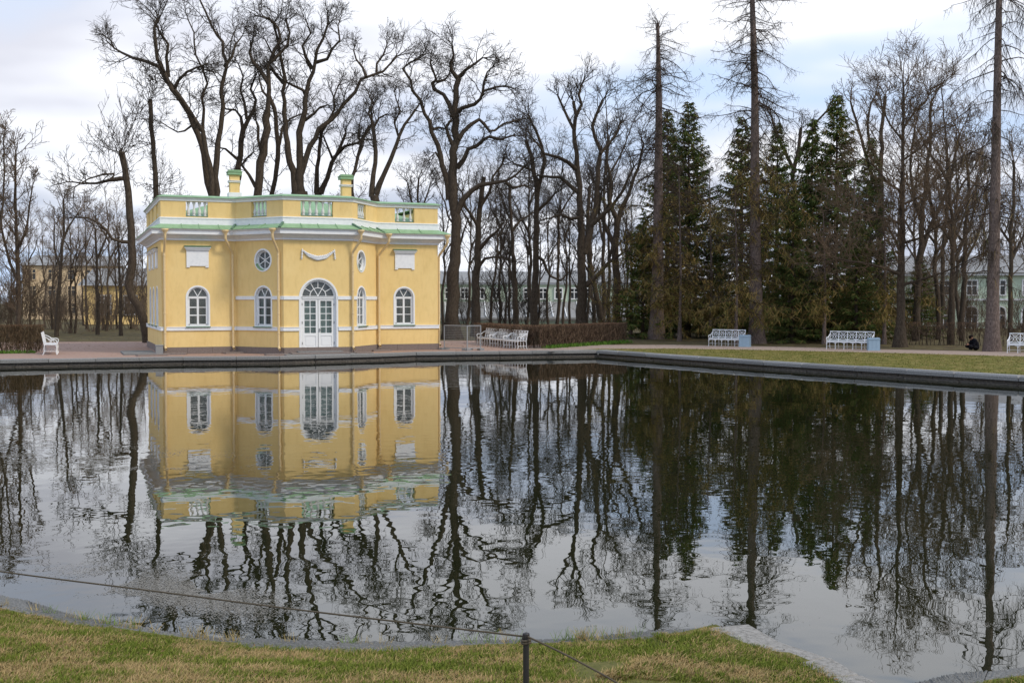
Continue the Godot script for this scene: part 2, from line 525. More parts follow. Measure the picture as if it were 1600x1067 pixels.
func setting() -> void:
	# the near shore, from where it leaves the frame on the left to where it leaves it on the right
	var W := [[-44, -31], [-30, -24.5], [-18, -17.6], [-10.5, -13.2], [-6.6, -10.95]]
	for q in W:
		shore_water.push_back(Vector2(q[0], q[1]))
	for q in [[0, 929], [56, 941], [112, 959], [188, 972], [262, 985], [338, 993], [450, 998], [600, 1001], [730, 999], [860, 997], [940, 991], [1010, 984], [1104, 978.5]]:
		shore_water.push_back(pg(q[0], q[1], 0.045))
	for q in [[-44.3, -30.4], [-30.3, -23.9], [-18.4, -17.0], [-10.9, -12.7], [-6.9, -10.55]]:
		shore_lawn.push_back(Vector2(q[0], q[1]))
	for q in [[0, 948], [56, 956], [112, 969], [188, 982], [262, 994], [338, 1002], [450, 1006], [600, 1009], [730, 1008], [860, 1006], [940, 1001], [1010, 995], [1117, 989]]:
		shore_lawn.push_back(pg(q[0], q[1] - 3.0, 0.06))
	var slabs_water := PackedVector2Array()
	for q in [[1171, 974], [1222, 1002], [1296, 1027], [1347, 1057], [1388, 1076]]:
		slabs_water.push_back(pg(q[0], q[1], 0.13))
	var slabs_lawn := PackedVector2Array()
	for q in [[1130, 989], [1180, 1002], [1229, 1015], [1262, 1029], [1316, 1052], [1362, 1084]]:
		slabs_lawn.push_back(pg(q[0], q[1], 0.13))
	var right_water := PackedVector2Array()
	for q in [[1388, 1076], [1404, 1064], [1450, 1054], [1499, 1044], [1600, 1034]]:
		right_water.push_back(pg(q[0], q[1], 0.12))
	for q in [[5.6, -8.6], [11, -10.0], [18, -12.4], [28.5, -17.0]]:
		right_water.push_back(Vector2(q[0], q[1]))
	var right_lawn := PackedVector2Array()
	for q in [[1395, 1105], [1420, 1084], [1460, 1072], [1510, 1060], [1600, 1049]]:
		right_lawn.push_back(pg(q[0], q[1], 0.12))
	for q in [[5.8, -8.2], [11.2, -9.5], [18.3, -11.8], [28.9, -16.4]]:
		right_lawn.push_back(Vector2(q[0], q[1]))

	# water: one sheet that runs on under the banks
	var w := MB.new()
	var arr := []
	arr.resize(Mesh.ARRAY_MAX)
	arr[Mesh.ARRAY_VERTEX] = PackedVector3Array([Vector3(-44, 0, -54.5), Vector3(30, 0, -54.5), Vector3(30, 0, -6.4), Vector3(-44, 0, -6.4)])
	arr[Mesh.ARRAY_NORMAL] = PackedVector3Array([Vector3.UP, Vector3.UP, Vector3.UP, Vector3.UP])
	arr[Mesh.ARRAY_TEX_UV] = PackedVector2Array([Vector2(0, 0), Vector2(74.0 / 64, 0), Vector2(74.0 / 64, 48.1 / 64), Vector2(0, 48.1 / 64)])
	arr[Mesh.ARRAY_INDEX] = PackedInt32Array([0, 1, 2, 0, 2, 3])
	var wm := ArrayMesh.new()
	wm.add_surface_from_arrays(Mesh.PRIMITIVE_TRIANGLES, arr)
	var water := put("water", wm, M.water, self)
	tag(water, "dark still pond water that mirrors the pavilion and the bare trees", "", "", "structure")

	# the ground all round, to the horizon, with the pond and the near lawn left open
	var hole := PackedVector2Array()
	for q in offset_line(pond_far, 0.25):
		hole.push_back(q)
	var rr := offset_line(pond_right, 0.25)
	for k in range(1, rr.size()):
		hole.push_back(rr[k])
	hole.push_back(Vector2(36, -16.0))
	hole.push_back(Vector2(36, 10))
	hole.push_back(Vector2(-50, 10))
	hole.push_back(Vector2(-50, -30.4))
	var far := PackedVector2Array([Vector2(-900, -900), Vector2(900, -900), Vector2(900, -16)])
	for k in range(hole.size() - 4, -1, -1):
		far.push_back(hole[k])
	far.append_array([Vector2(-50, -34.1), Vector2(-900, -34.1)])
	var gm := sheet(far, G - 0.02)
	for q in [[-900, -50, -34.1, 10], [-900, 900, 10, 900], [36, 900, -16, 10]]:
		gm.face(Vector3(q[0], G - 0.02, q[2]), Vector3(q[1], G - 0.02, q[2]), Vector3(q[1], G - 0.02, q[3]), Vector3(q[0], G - 0.02, q[3]), Vector3.UP)
	ground_piece("ground", gm, M.forest_floor, "brown leaf-strewn ground under the trees")

	# reddish gravel round the pavilion
	var gv := offset_line(pond_far, 0.3)
	gv.append_array([Vector2(7.5, -56.5), Vector2(5.0, -59.2), Vector2(1.0, -60), Vector2(-1.5, -66), Vector2(-22, -64.5), Vector2(-36, -62.5), Vector2(-25.0, -53.5), Vector2(-22.8, -48), Vector2(-42, -43)])
	ground_piece("gravel_promenade", sheet(gv, G), M.gravel, "reddish gravel promenade round the yellow pavilion")
	# lawn along the right bank, path behind it, grass verge behind the path
	var lb := offset_line(pond_right, 0.3)
	var lf := PackedVector2Array()
	for q in [[1700, 559.5], [1600, 557], [1400, 551.5], [1200, 547], [1050, 544.5], [930, 545], [880, 548]]:
		lf.push_back(pg(q[0], q[1], G + 0.012))
	var lp := lb.duplicate()
	lp.push_back(Vector2(44, -26))
	lp.append_array(lf)
	ground_piece("bank_lawn", sheet(lp, G + 0.012), M.lawn, "sloping yellow-green lawn along the pond's right bank")
	var pb := PackedVector2Array()
	for q in [[800, 543.5], [880, 538.8], [1050, 538.6], [1200, 541.2], [1400, 546], [1600, 550.2], [1700, 552.6]]:
		pb.push_back(pg(q[0], q[1], G + 0.008))
	var pp := pb.duplicate()
	pp.push_back(Vector2(60, -36))
	pp.push_back(Vector2(60, -26))
	for k in lf.size() - 1:
		pp.push_back(lf[k])
	pp.push_back(pg(860, 549, G + 0.008))
	ground_piece("gravel_path", sheet(pp, G + 0.004), M.path_gravel, "pale gravel path behind the lawn on the right")
	var vg := PackedVector2Array([Vector2(3.2, -60.5), Vector2(7.0, -59.5)])
	for k in range(1, pb.size()):
		vg.push_back(pb[k])
	vg.append_array([Vector2(60, -36), Vector2(60, -66), Vector2(3.2, -72)])
	ground_piece("grass_verge", sheet(vg, G - 0.005), M.lawn, "thin grass verge under the conifers behind the path")

	# stone edging of the pond
	var ed := Node3D.new()
	ed.name = numbered("pond_edge")
	add_child(ed)
	tag(ed, "grey granite coping round the far sides of the pond", "", "", "structure")
	course(ed, "coping_stone", "granite", pond_far, -0.11, 0.42, 0.165, G + 0.03, 0.025, 1.75, 0.009)
	course(ed, "wall_stone", "wet_stone", pond_far, 0.0, 0.40, -0.5, 0.16, 0.015, 1.5, 0.010)
	course(ed, "ledge_stone", "wet_stone", pond_far, -0.16, 0.0, -0.5, 0.055, 0.02, 2.2, 0.01)
	course(ed, "coping_stone", "granite", pond_right, -0.12, 0.42, 0.155, G + 0.04, 0.05, 1.9, 0.009)
	course(ed, "wall_stone", "wet_stone", pond_right, 0.0, 0.40, -0.5, 0.15, 0.015, 1.5, 0.010)
	course(ed, "ledge_stone", "wet_stone", pond_right, -0.12, 0.0, -0.5, 0.05, 0.02, 2.2, 0.01)

	# near shore: a strip of stones flush with the water, then three big slabs
	var sh := Node3D.new()
	sh.name = numbered("near_shore")
	add_child(sh)
	tag(sh, "weathered stone edging between the near lawn and the water", "", "", "structure")
	var sw := smooth_line(shore_water, 220)
	var sl := smooth_line(shore_lawn, 220)
	var k0 := 0
	while k0 < 219:
		var k1 := mini(219, k0 + 8 + rng.randi() % 9)
		edge_stone(sh, sw, sl, k0, k1, 0.045 + rng.randf_range(-0.004, 0.005))
		k0 = k1
	for s in [[0, 2, 0, 3], [2, 3, 3, 4], [3, 4, 4, 5]]:
		var poly := PackedVector2Array()
		for k in range(s[0], s[1] + 1):
			poly.push_back(slabs_water[k].lerp(slabs_water[s[1]], 0.0 if k != s[0] or s[0] == 0 else 0.03))
		if s[0] == 0:
			poly.insert(0, pg(1107, 979.5, 0.13))
		for k in range(s[3], s[2] - 1, -1):
			poly.push_back(slabs_lawn[k] + Vector2(-0.12, 0.12))
		var m := MB.new()
		m.slab(poly, -0.4, 0.13 + 0.006 * s[0], 0.02)
		obj("landing_slab", m, M.slab_stone, sh)
	sw = smooth_line(right_water, 90)
	sl = smooth_line(right_lawn, 90)
	k0 = 0
	while k0 < 89:
		var k1 := mini(89, k0 + 7 + rng.randi() % 6)
		edge_stone(sh, sw, sl, k0, k1, 0.095 + rng.randf_range(-0.004, 0.004))
		k0 = k1
	for k in range(1, slabs_lawn.size()):
		shore_lawn.push_back(slabs_lawn[k])
	for q in right_lawn:
		shore_lawn.push_back(q)
	near_lawn()

func smooth_line(p: PackedVector2Array, n: int) -> PackedVector2Array:
	var o := PackedVector2Array()
	for k in n:
		var f := float(k) / (n - 1) * (p.size() - 1)
		var a := mini(int(f), p.size() - 2)
		o.push_back(p[a].cubic_interpolate(p[a + 1], p[maxi(a - 1, 0)], p[mini(a + 2, p.size() - 1)], f - a))
	return o

func edge_stone(parent: Node3D, sw: PackedVector2Array, sl: PackedVector2Array, k0: int, k1: int, y: float) -> void:
	# one worn stone of the shore, its water edge a little ragged
	var m := MB.new()
	var prev := PackedVector3Array()
	var n := (k1 - k0) * 3
	for j in n + 1:
		var f := k0 + float(j) / 3.0
		if j == n: f -= 0.03
		if j == 0: f += 0.03
		var a := mini(int(f), sw.size() - 2)
		var w := sw[a].lerp(sw[a + 1], f - a)
		var l := sl[a].lerp(sl[a + 1], f - a)
		var d := (l - w).normalized()
		w += d * rng.randf_range(-0.018, 0.018)
		var e := w + d * 0.03
		var b := l + d * 0.35
		var row := PackedVector3Array([Vector3(w.x, -0.3, w.y), Vector3(w.x, y - 0.022, w.y), Vector3(e.x, y + rng.randf_range(-0.004, 0.004), e.y), Vector3((e.x + l.x) / 2, y + 0.008 + rng.randf_range(-0.004, 0.004), (e.y + l.y) / 2), Vector3(l.x, y + 0.014, l.y), Vector3(b.x, y + 0.01, b.y)])
		if prev.size():
			for q in 5:
				m.face(prev[q], row[q], row[q + 1], prev[q + 1], Vector3(0, 1, 0) if q > 1 else Vector3(-d.x, 0.3, -d.y))
		prev = row
	obj("edge_stone", m, M["near_stone_%d" % (rng.randi() % 3)], parent)

func near_lawn() -> void:
	# strips from the grass edge back past the camera
	var line := PackedVector2Array()
	for k in shore_lawn.size() - 1:
		var n := clampi(int(shore_lawn[k].distance_to(shore_lawn[k + 1]) / 0.25), 1, 12)
		for j in n:
			line.push_back(shore_lawn[k].lerp(shore_lawn[k + 1], float(j) / n))
	line.push_back(shore_lawn[shore_lawn.size() - 1])
	var steps := [0.0, 0.05, 0.1, 0.2, 0.3, 0.42, 0.6, 0.8, 1.0]
	var m := MB.new()
	var rows := []
	for s in steps:
		var row := PackedVector3Array()
		for q in line:
			var e := Vector2(clampf(q.x * 1.15, -49.9, 35.9), 9.9)
			var p: Vector2 = q.lerp(e, s * s)
			row.push_back(Vector3(p.x, lawn_height(p.x, p.y) - (0.03 if s == 0.0 else 0.0), p.y))
		rows.append(row)
	for j in steps.size() - 1:
		for k in line.size() - 1:
			m.face(rows[j][k], rows[j][k + 1], rows[j + 1][k + 1], rows[j + 1][k], Vector3.UP)
	ground_piece("near_lawn", m, M.near_soil, "worn lawn in front of the pond")
	grass()

func grass() -> void:
	# tufts of green and straw blades on the near lawn
	var kinds := []
	for kind in 6:
		var t := MB.new()
		t.colored = true
		var straw: bool = kind >= 3
		for b in (9 if straw else 11):
			var a := rng.randf() * TAU
			var o := Vector3(cos(a), 0, sin(a)) * rng.randf() * 0.035
			var h := rng.randf_range(0.022, 0.05) if not straw else rng.randf_range(0.015, 0.04)
			var lean := Vector3(cos(a + rng.randf()), 0, sin(a + rng.randf())) * h * (rng.randf_range(0.2, 0.8) if not straw else rng.randf_range(0.7, 2.0))
			var k := rng.randf()
			if straw:
				t.col = Color(0.22 + 0.20 * k, 0.155 + 0.15 * k, 0.065 + 0.085 * k)
			else:
				t.col = Color(0.085 + 0.13 * k, 0.125 + 0.115 * k, 0.018 + 0.03 * k)
			var wv := Vector3(-sin(a), 0, cos(a)) * rng.randf_range(0.0016, 0.0028)
			var mid := o + lean * 0.4 + Vector3(0, h * 0.65, 0)
			t.quad(o - wv, o + wv, mid + wv, mid - wv)
			t.tri(mid - wv, mid + wv, o + lean + Vector3(0, h, 0))
		kinds.append(t.mesh())
	var patch := FastNoiseLite.new()
	patch.seed = 77
	patch.frequency = 0.9
	patch.fractal_octaves = 4
	var xf := [[], [], [], [], [], []]
	var tries := 0
	var poly := PackedVector2Array(shore_lawn)
	poly.append_array([Vector2(23, -1), Vector2(-44, -1)])
	while tries < 150000:
		tries += 1
		var d := 4.2 + 6.5 * pow(rng.randf(), 1.15)
		var x := rng.randf_range(-0.64, 0.64) * d
		if not Geometry2D.is_point_in_polygon(Vector2(x, -d), poly):
			continue
		var n := patch.get_noise_2d(x * 1.3, d * 2.2)
		var straw := rng.randf() < clampf(0.45 + n * 1.1 + clampf((7.2 - d) * 0.16 - x * 0.06, -0.2, 0.22), 0.12, 0.90)
		var k := rng.randi() % 3 + (3 if straw else 0)
		var near := 1e9
		for j in shore_lawn.size() - 1:
			near = minf(near, Vector2(x, -d).distance_to(Geometry2D.get_closest_point_to_segment(Vector2(x, -d), shore_lawn[j], shore_lawn[j + 1])))
		if near < 0.03 + 0.10 * rng.randf():
			continue
		var s := rng.randf_range(0.5, 1.05) * clampf(0.5 + near * 1.5, 0.5, 1.0)
		var b := Basis(Vector3.UP, rng.randf() * TAU).scaled(Vector3(s, s * rng.randf_range(0.7, 1.2), s))
		xf[k].append(Transform3D(b, Vector3(x, lawn_height(x, -d) - 0.004, -d)))
	for k in 6:
		var mm := MultiMesh.new()
		mm.transform_format = MultiMesh.TRANSFORM_3D
		mm.mesh = kinds[k]
		mm.instance_count = xf[k].size()
		for j in xf[k].size():
			mm.set_instance_transform(j, xf[k][j])
		var o := MultiMeshInstance3D.new()
		o.name = numbered("straw_grass" if k >= 3 else "green_grass")
		o.multimesh = mm
		o.material_override = M.white
		add_child(o)
		tag(o, ("dry straw-coloured grass in worn patches of the near lawn" if k >= 3 else "short green grass growing on the near lawn"), "", "", "stuff")
	# last year's leaves, bits of twig and taller tufts caught on the lawn and along the stones
	var lv := MB.new()
	lv.colored = true
	for k in 1500:
		var d := 4.9 + 5.6 * pow(rng.randf(), 1.2)
		var x := rng.randf_range(-0.53, 0.53) * d
		if not Geometry2D.is_point_in_polygon(Vector2(x, -d), poly):
			continue
		var kk := rng.randf()
		lv.col = Color(0.10 + 0.14 * kk, 0.06 + 0.09 * kk, 0.03 + 0.045 * kk)
		var o := Vector3(x, lawn_height(x, -d) + rng.randf_range(0.006, 0.03), -d)
		var a := rv() * Vector3(1, 0.3, 1)
		a = a.normalized() * rng.randf_range(0.008, 0.02)
		var b := Vector3(-a.z, rng.randf_range(-0.004, 0.008), a.x) * rng.randf_range(0.4, 0.8)
		if k % 5 == 0:
			lv.blade(o - a * 3.0, o + a * 3.0, b * 0.12)
		else:
			lv.tri(o - a, o + b, o + a)
			lv.tri(o - a, o + a, o - b + Vector3(0, 0.004, 0))
	for k in 70:
		var j := rng.randi() % 16
		var q := shore_lawn[j].lerp(shore_lawn[j + 1], rng.randf())
		if absf(q.x) > 0.55 * -q.y or q.y > -5.5:
			continue
		for g in 16:
			var kk := rng.randf()
			lv.col = Color(0.24 + 0.2 * kk, 0.19 + 0.15 * kk, 0.08 + 0.08 * kk) if k % 3 else Color(0.09 + 0.08 * kk, 0.15 + 0.1 * kk, 0.03)
			var o := Vector3(q.x, lawn_height(q.x, q.y) - 0.01, q.y) + rv() * Vector3(0.05, 0, 0.03)
			lv.blade(o, o + Vector3(rng.randf_range(-0.06, 0.06), rng.randf_range(0.03, 0.10), rng.randf_range(-0.07, 0.02)), Vector3(rng.randf_range(-1, 1), 0, rng.randf_range(-1, 1)).normalized() * 0.0022)
	tag(obj("fallen_leaves", lv, M.white), "dead brown leaves, twigs and straw tufts on the near lawn", "", "", "stuff")
	# leaf litter under the trees and blown along the gravel
	var lt := MB.new()
	lt.colored = true
	for k in 9000:
		var q := Vector2(rng.randf_range(-32, 34), rng.randf_range(-80, -46))
		if q.y > -53.5 and (q.x > 2.0 or rng.randf() < 0.8):
			continue
		var kk := rng.randf()
		lt.col = Color(0.10 + 0.12 * kk, 0.065 + 0.08 * kk, 0.035 + 0.04 * kk)
		if Geometry2D.is_point_in_polygon(q, offset_line(pond_far, 0.0)) or q.y > -47.5:
			continue
		var o := Vector3(q.x, G + 0.015, q.y)
		var a := Vector3(rng.randf_range(-1, 1), rng.randf_range(-0.1, 0.4), rng.randf_range(-1, 1)).normalized() * rng.randf_range(0.02, 0.06)
		lt.tri(o - a, o + Vector3(-a.z, 0.01, a.x) * 0.6, o + a)
	tag(obj("leaf_litter", lt, M.white), "dead leaves scattered over the ground round the trees", "", "", "stuff")
	# grain of the far lawn
	var far := MB.new()
	far.colored = true
	var lawn_poly := offset_line(pond_right, 0.5)
	for q in [[1700, 559.0], [1600, 556.5], [1400, 551.0], [1200, 546.6], [1050, 544.3], [930, 545.2]]:
		lawn_poly.push_back(pg(q[0], q[1], G + 0.012))
	for k in 40000:
		var p := Vector2(rng.randf_range(4, 26), rng.randf_range(-55, -22))
		if absf(p.x) > 0.5 * -p.y or not Geometry2D.is_point_in_polygon(p, lawn_poly):
			continue
		var n := patch.get_noise_2d(p.x * 0.35, p.y * 0.5)
		var kk := rng.randf()
		if rng.randf() < clampf(0.42 + n * 1.4, 0.05, 0.9):
			far.col = Color(0.20 + 0.10 * kk, 0.155 + 0.08 * kk, 0.06 + 0.05 * kk)
		else:
			far.col = Color(0.075 + 0.06 * kk, 0.085 + 0.05 * kk, 0.016 + 0.02 * kk)
		var a := rng.randf() * TAU
		var o := Vector3(p.x, G + 0.012, p.y)
		var wv := Vector3(cos(a), 0, sin(a)) * rng.randf_range(0.008, 0.02)
		far.tri(o - wv, o + wv, o + Vector3(rng.randf_range(-0.05, 0.05), rng.randf_range(0.015, 0.04), rng.randf_range(-0.05, 0.05)))
	tag(obj("bank_grass", far, M.white), "patchy green and straw grass on the right bank", "", "", "stuff")

func scum() -> void:
	# floating dust and bits on the water, in drifts
	var shape := MB.new()
	for s in 5:
		var a := TAU * s / 5.0
		var b := TAU * (s + 1) / 5.0
		shape.tri(Vector3.ZERO, Vector3(cos(a), 0, sin(a)) * (0.7 + 0.3 * sin(s * 2.3)), Vector3(cos(b), 0, sin(b)) * (0.7 + 0.3 * sin((s + 1) % 5 * 2.3)))
	var nz := FastNoiseLite.new()
	nz.seed = 15
	nz.frequency = 0.9
	nz.fractal_octaves = 5
	var xs := []
	# drifts: middle (u, v), spread along and across, slant, count, share kept, size
	for d in [[285, 925, 85, 17, 0.17, 26000, 0.02, 1.0], [400, 895, 70, 16, 0.1, 6000, 0.10, 1.0], [60, 716, 130, 10, 0.0, 16000, 0.05, 1.7], [250, 728, 90, 8, -0.02, 5000, 0.12, 1.7], [1520, 990, 32, 7, -0.05, 2600, 0.03, 1.0], [1320, 971, 24, 4, 0.1, 300, 0.0, 1.0], [800, 760, 420, 110, 0.0, 700, -1.0, 1.2]]:
		for k in d[5]:
			var du: float = rng.randfn(0.0, 1.0) * d[2]
			var v: float = d[1] + rng.randfn(0.0, 1.0) * d[3] + du * d[4]
			if v < 600 or v > 1000:
				continue
			var q := pg(d[0] + du, v, 0.0)
			if nz.get_noise_2d(q.x, q.y * 0.9) < d[6]:
				continue
			var s: float = rng.randf_range(0.003, 0.011) * d[7]
			xs.append(Transform3D(Basis(Vector3.UP, rng.randf() * TAU).scaled(Vector3(s, 1, s * rng.randf_range(0.5, 1.0))), Vector3(q.x, 0.003 + rng.randf() * 0.002, q.y)))
	var mm := MultiMesh.new()
	mm.transform_format = MultiMesh.TRANSFORM_3D
	mm.mesh = shape.mesh()
	mm.instance_count = xs.size()
	for j in xs.size():
		mm.set_instance_transform(j, xs[j])
	var o := MultiMeshInstance3D.new()
	o.name = numbered("floating_dust")
	o.multimesh = mm
	var m := plain("dust", 0.24, 0.225, 0.20, 0.9, 0.2)
	o.material_override = m
	add_child(o)
	tag(o, "grey film of dust and bits floating on the pond", "", "", "stuff")

# ------------------------------------------------------------------ the pavilion
const PW := 12.55      # front, wall to wall
const PD := 8.94      # depth
const PA := 3.18      # wing width
const PB := 4.88      # bay corner
const QB := 7.92      # the bay's other corner
const QA := 9.56      # where the right wing starts
const PP := 2.18      # how far the bay stands out
const YAW := 0.3749

func plan() -> PackedVector2Array:     # local (x, outward z), left to right along the front, then round the back
	return PackedVector2Array([Vector2(0, 0), Vector2(PA, 0), Vector2(PB, PP), Vector2(QB, PP), Vector2(QA, 0), Vector2(PW, 0), Vector2(PW, -PD), Vector2(0, -PD)])

func grown(by: float) -> PackedVector2Array:
	var p := plan()
	var o := PackedVector2Array()
	var n := p.size()
	for k in n:
		var e1 := (p[k] - p[(k + n - 1) % n]).normalized()
		var e2 := (p[(k + 1) % n] - p[k]).normalized()
		var n1 := Vector2(-e1.y, e1.x)
		var n2 := Vector2(-e2.y, e2.x)
		var m := (n1 + n2).normalized()
		o.push_back(p[k] + m * by / m.dot(n1))
	return o

func moulding(prof: Array) -> MB:      # a closed band round the whole plan; prof of (out, y), listed from below upwards
	var m := MB.new()
	for j in prof.size() - 1:
		var a := grown(prof[j][0])
		var b := grown(prof[j + 1][0])
		for k in a.size():
			var k2 := (k + 1) % a.size()
			var e := a[k2] - a[k]
			var out := Vector3(-e.y, 0, e.x).normalized()
			var dy: float = prof[j + 1][1] - prof[j][1]
			var dx: float = prof[j + 1][0] - prof[j][0]
			var hint := out * dy + Vector3(0, -dx, 0)
			m.face(Vector3(a[k].x, prof[j][1], a[k].y), Vector3(a[k2].x, prof[j][1], a[k2].y), Vector3(b[k2].x, prof[j + 1][1], b[k2].y), Vector3(b[k].x, prof[j + 1][1], b[k].y), hint)
	return m

func face_frame(k: int) -> Transform3D:    # the frame of a wall: x along it, y up, z outwards
	var p := plan()
	var a := p[k]
	var e := (p[(k + 1) % p.size()] - a).normalized()
	return Transform3D(Basis(Vector3(e.x, 0, e.y), Vector3.UP, Vector3(-e.y, 0, e.x)), Vector3(a.x, 0, a.y))

func face_length(k: int) -> float:
	var p := plan()
	return p[k].distance_to(p[(k + 1) % p.size()])

func arch_top(o: Dictionary, s: float) -> float:
	var half: float = o.w / 2
	if o.kind == "rect":
		return o.y1
	var d := clampf((s - o.x) / half, -1, 1)
	return o.y1 - half + half * sqrt(1 - d * d)

func arch_low(o: Dictionary, s: float) -> float:
	if o.kind != "round":
		return o.y0
	var half: float = o.w / 2
	var d := clampf((s - o.x) / half, -1, 1)
	return o.y1 - half - half * sqrt(1 - d * d)

func pierced(long: float, y0: float, y1: float, holes: Array, z := 0.0) -> MB:
	var cuts := [0.0, long]
	for o in holes:
		var n := 1 if o.kind == "rect" else 26
		for j in n + 1:
			cuts.append(o.x - o.w / 2 * cos(PI * j / n))
	cuts.sort()
	var m := MB.new()
	for j in cuts.size() - 1:
		var a: float = cuts[j]
		var b: float = cuts[j + 1]
		if b - a < 1e-4:
			continue
		var mid := (a + b) / 2
		var here := []
		for o in holes:
			if absf(mid - o.x) < o.w / 2:
				here.append(o)
		here.sort_custom(func(p, q): return p.y1 < q.y1)
		var la := y0
		var lb := y0
		for o in here:
			m.face(Vector3(a, la, z), Vector3(b, lb, z), Vector3(b, arch_low(o, b), z), Vector3(a, arch_low(o, a), z), Vector3(0, 0, 1))
			la = arch_top(o, a)
			lb = arch_top(o, b)
		m.face(Vector3(a, la, z), Vector3(b, lb, z), Vector3(b, y1, z), Vector3(a, y1, z), Vector3(0, 0, 1))
	return m

func outline(o: Dictionary, steps := 24) -> PackedVector2Array:   # round an opening, centred on x = 0, anticlockwise from its lower left
	var p := PackedVector2Array()
	var h: float = o.w / 2
	if o.kind == "round":
		for j in steps * 2:
			var a := TAU * j / (steps * 2)
			p.push_back(Vector2(-cos(a) * h, o.y1 - h - sin(a) * h))
		return p
	p.push_back(Vector2(-h, o.y0))
	p.push_back(Vector2(h, o.y0))
	if o.kind == "rect":
		p.push_back(Vector2(h, o.y1))
		p.push_back(Vector2(-h, o.y1))
	else:
		for j in steps + 1:
			var a := PI * j / steps
			p.push_back(Vector2(cos(a) * h, o.y1 - h + sin(a) * h))
	return p

func lining(m: MB, o: Dictionary, z0: float, z1: float) -> void:    # the sides of an opening, through the wall
	var p := outline(o)
	var c := Vector2(0, (arch_low(o.merged({"x": 0.0}, true), 0.0) + o.y1) / 2)
	for j in p.size():
		var a := p[j]
		var b := p[(j + 1) % p.size()]
		var mid := (a + b) / 2
		m.face(Vector3(a.x, a.y, z0), Vector3(b.x, b.y, z0), Vector3(b.x, b.y, z1), Vector3(a.x, a.y, z1), Vector3(c.x - mid.x, c.y - mid.y, 0))

func band_along(m: MB, p: PackedVector2Array, w: float, z: float, t: float, closed: bool) -> void:   # a flat band, w wide inwards of the path
	var n := p.size()
	var inner := PackedVector2Array()
	for k in n:
		var e1 := (p[k] - p[(k + n - 1) % n]).normalized()
		var e2 := (p[(k + 1) % n] - p[k]).normalized()
		if not closed and k == 0: e1 = e2
		if not closed and k == n - 1: e2 = e1
		var n1 := Vector2(-e1.y, e1.x)
		var n2 := Vector2(-e2.y, e2.x)
		var mm := (n1 + n2).normalized()
		inner.push_back(p[k] + mm * w / maxf(0.5, mm.dot(n1)))
	for k in (n if closed else n - 1):
		var k2 := (k + 1) % n
		var a := Vector3(p[k].x, p[k].y, z)
		var b := Vector3(p[k2].x, p[k2].y, z)
		var c := Vector3(inner[k2].x, inner[k2].y, z)
		var d := Vector3(inner[k].x, inner[k].y, z)
		var T := Vector3(0, 0, t)
		m.face(a + T, b + T, c + T, d + T, Vector3(0, 0, 1))
		m.face(d, c, c + T, d + T, d - a)
		m.face(a, b, b + T, a + T, a - d)

func poly_sheet(p: PackedVector2Array, z: float) -> MB:
	var m := MB.new()
	var t := Geometry2D.triangulate_polygon(p)
	for k in range(0, t.size(), 3):
		var a := Vector3(p[t[k]].x, p[t[k]].y, z)
		var b := Vector3(p[t[k + 1]].x, p[t[k + 1]].y, z)
		var d := Vector3(p[t[k + 2]].x, p[t[k + 2]].y, z)
		if (d - a).cross(b - a).z < 0:
			m.tri(a, d, b)
		else:
			m.tri(a, b, d)
	return m

func sector(c: Vector2, r0: float, r1: float, a0: float, a1: float) -> PackedVector2Array:
	var p := PackedVector2Array()
	for j in 7:
		var a := lerpf(a0, a1, j / 6.0)
		p.push_back(c + Vector2(cos(a), sin(a)) * r1)
	if r0 < 0.01:
		p.push_back(c)
	else:
		for j in 7:
			var a := lerpf(a1, a0, j / 6.0)
			p.push_back(c + Vector2(cos(a), sin(a)) * r0)
	return p

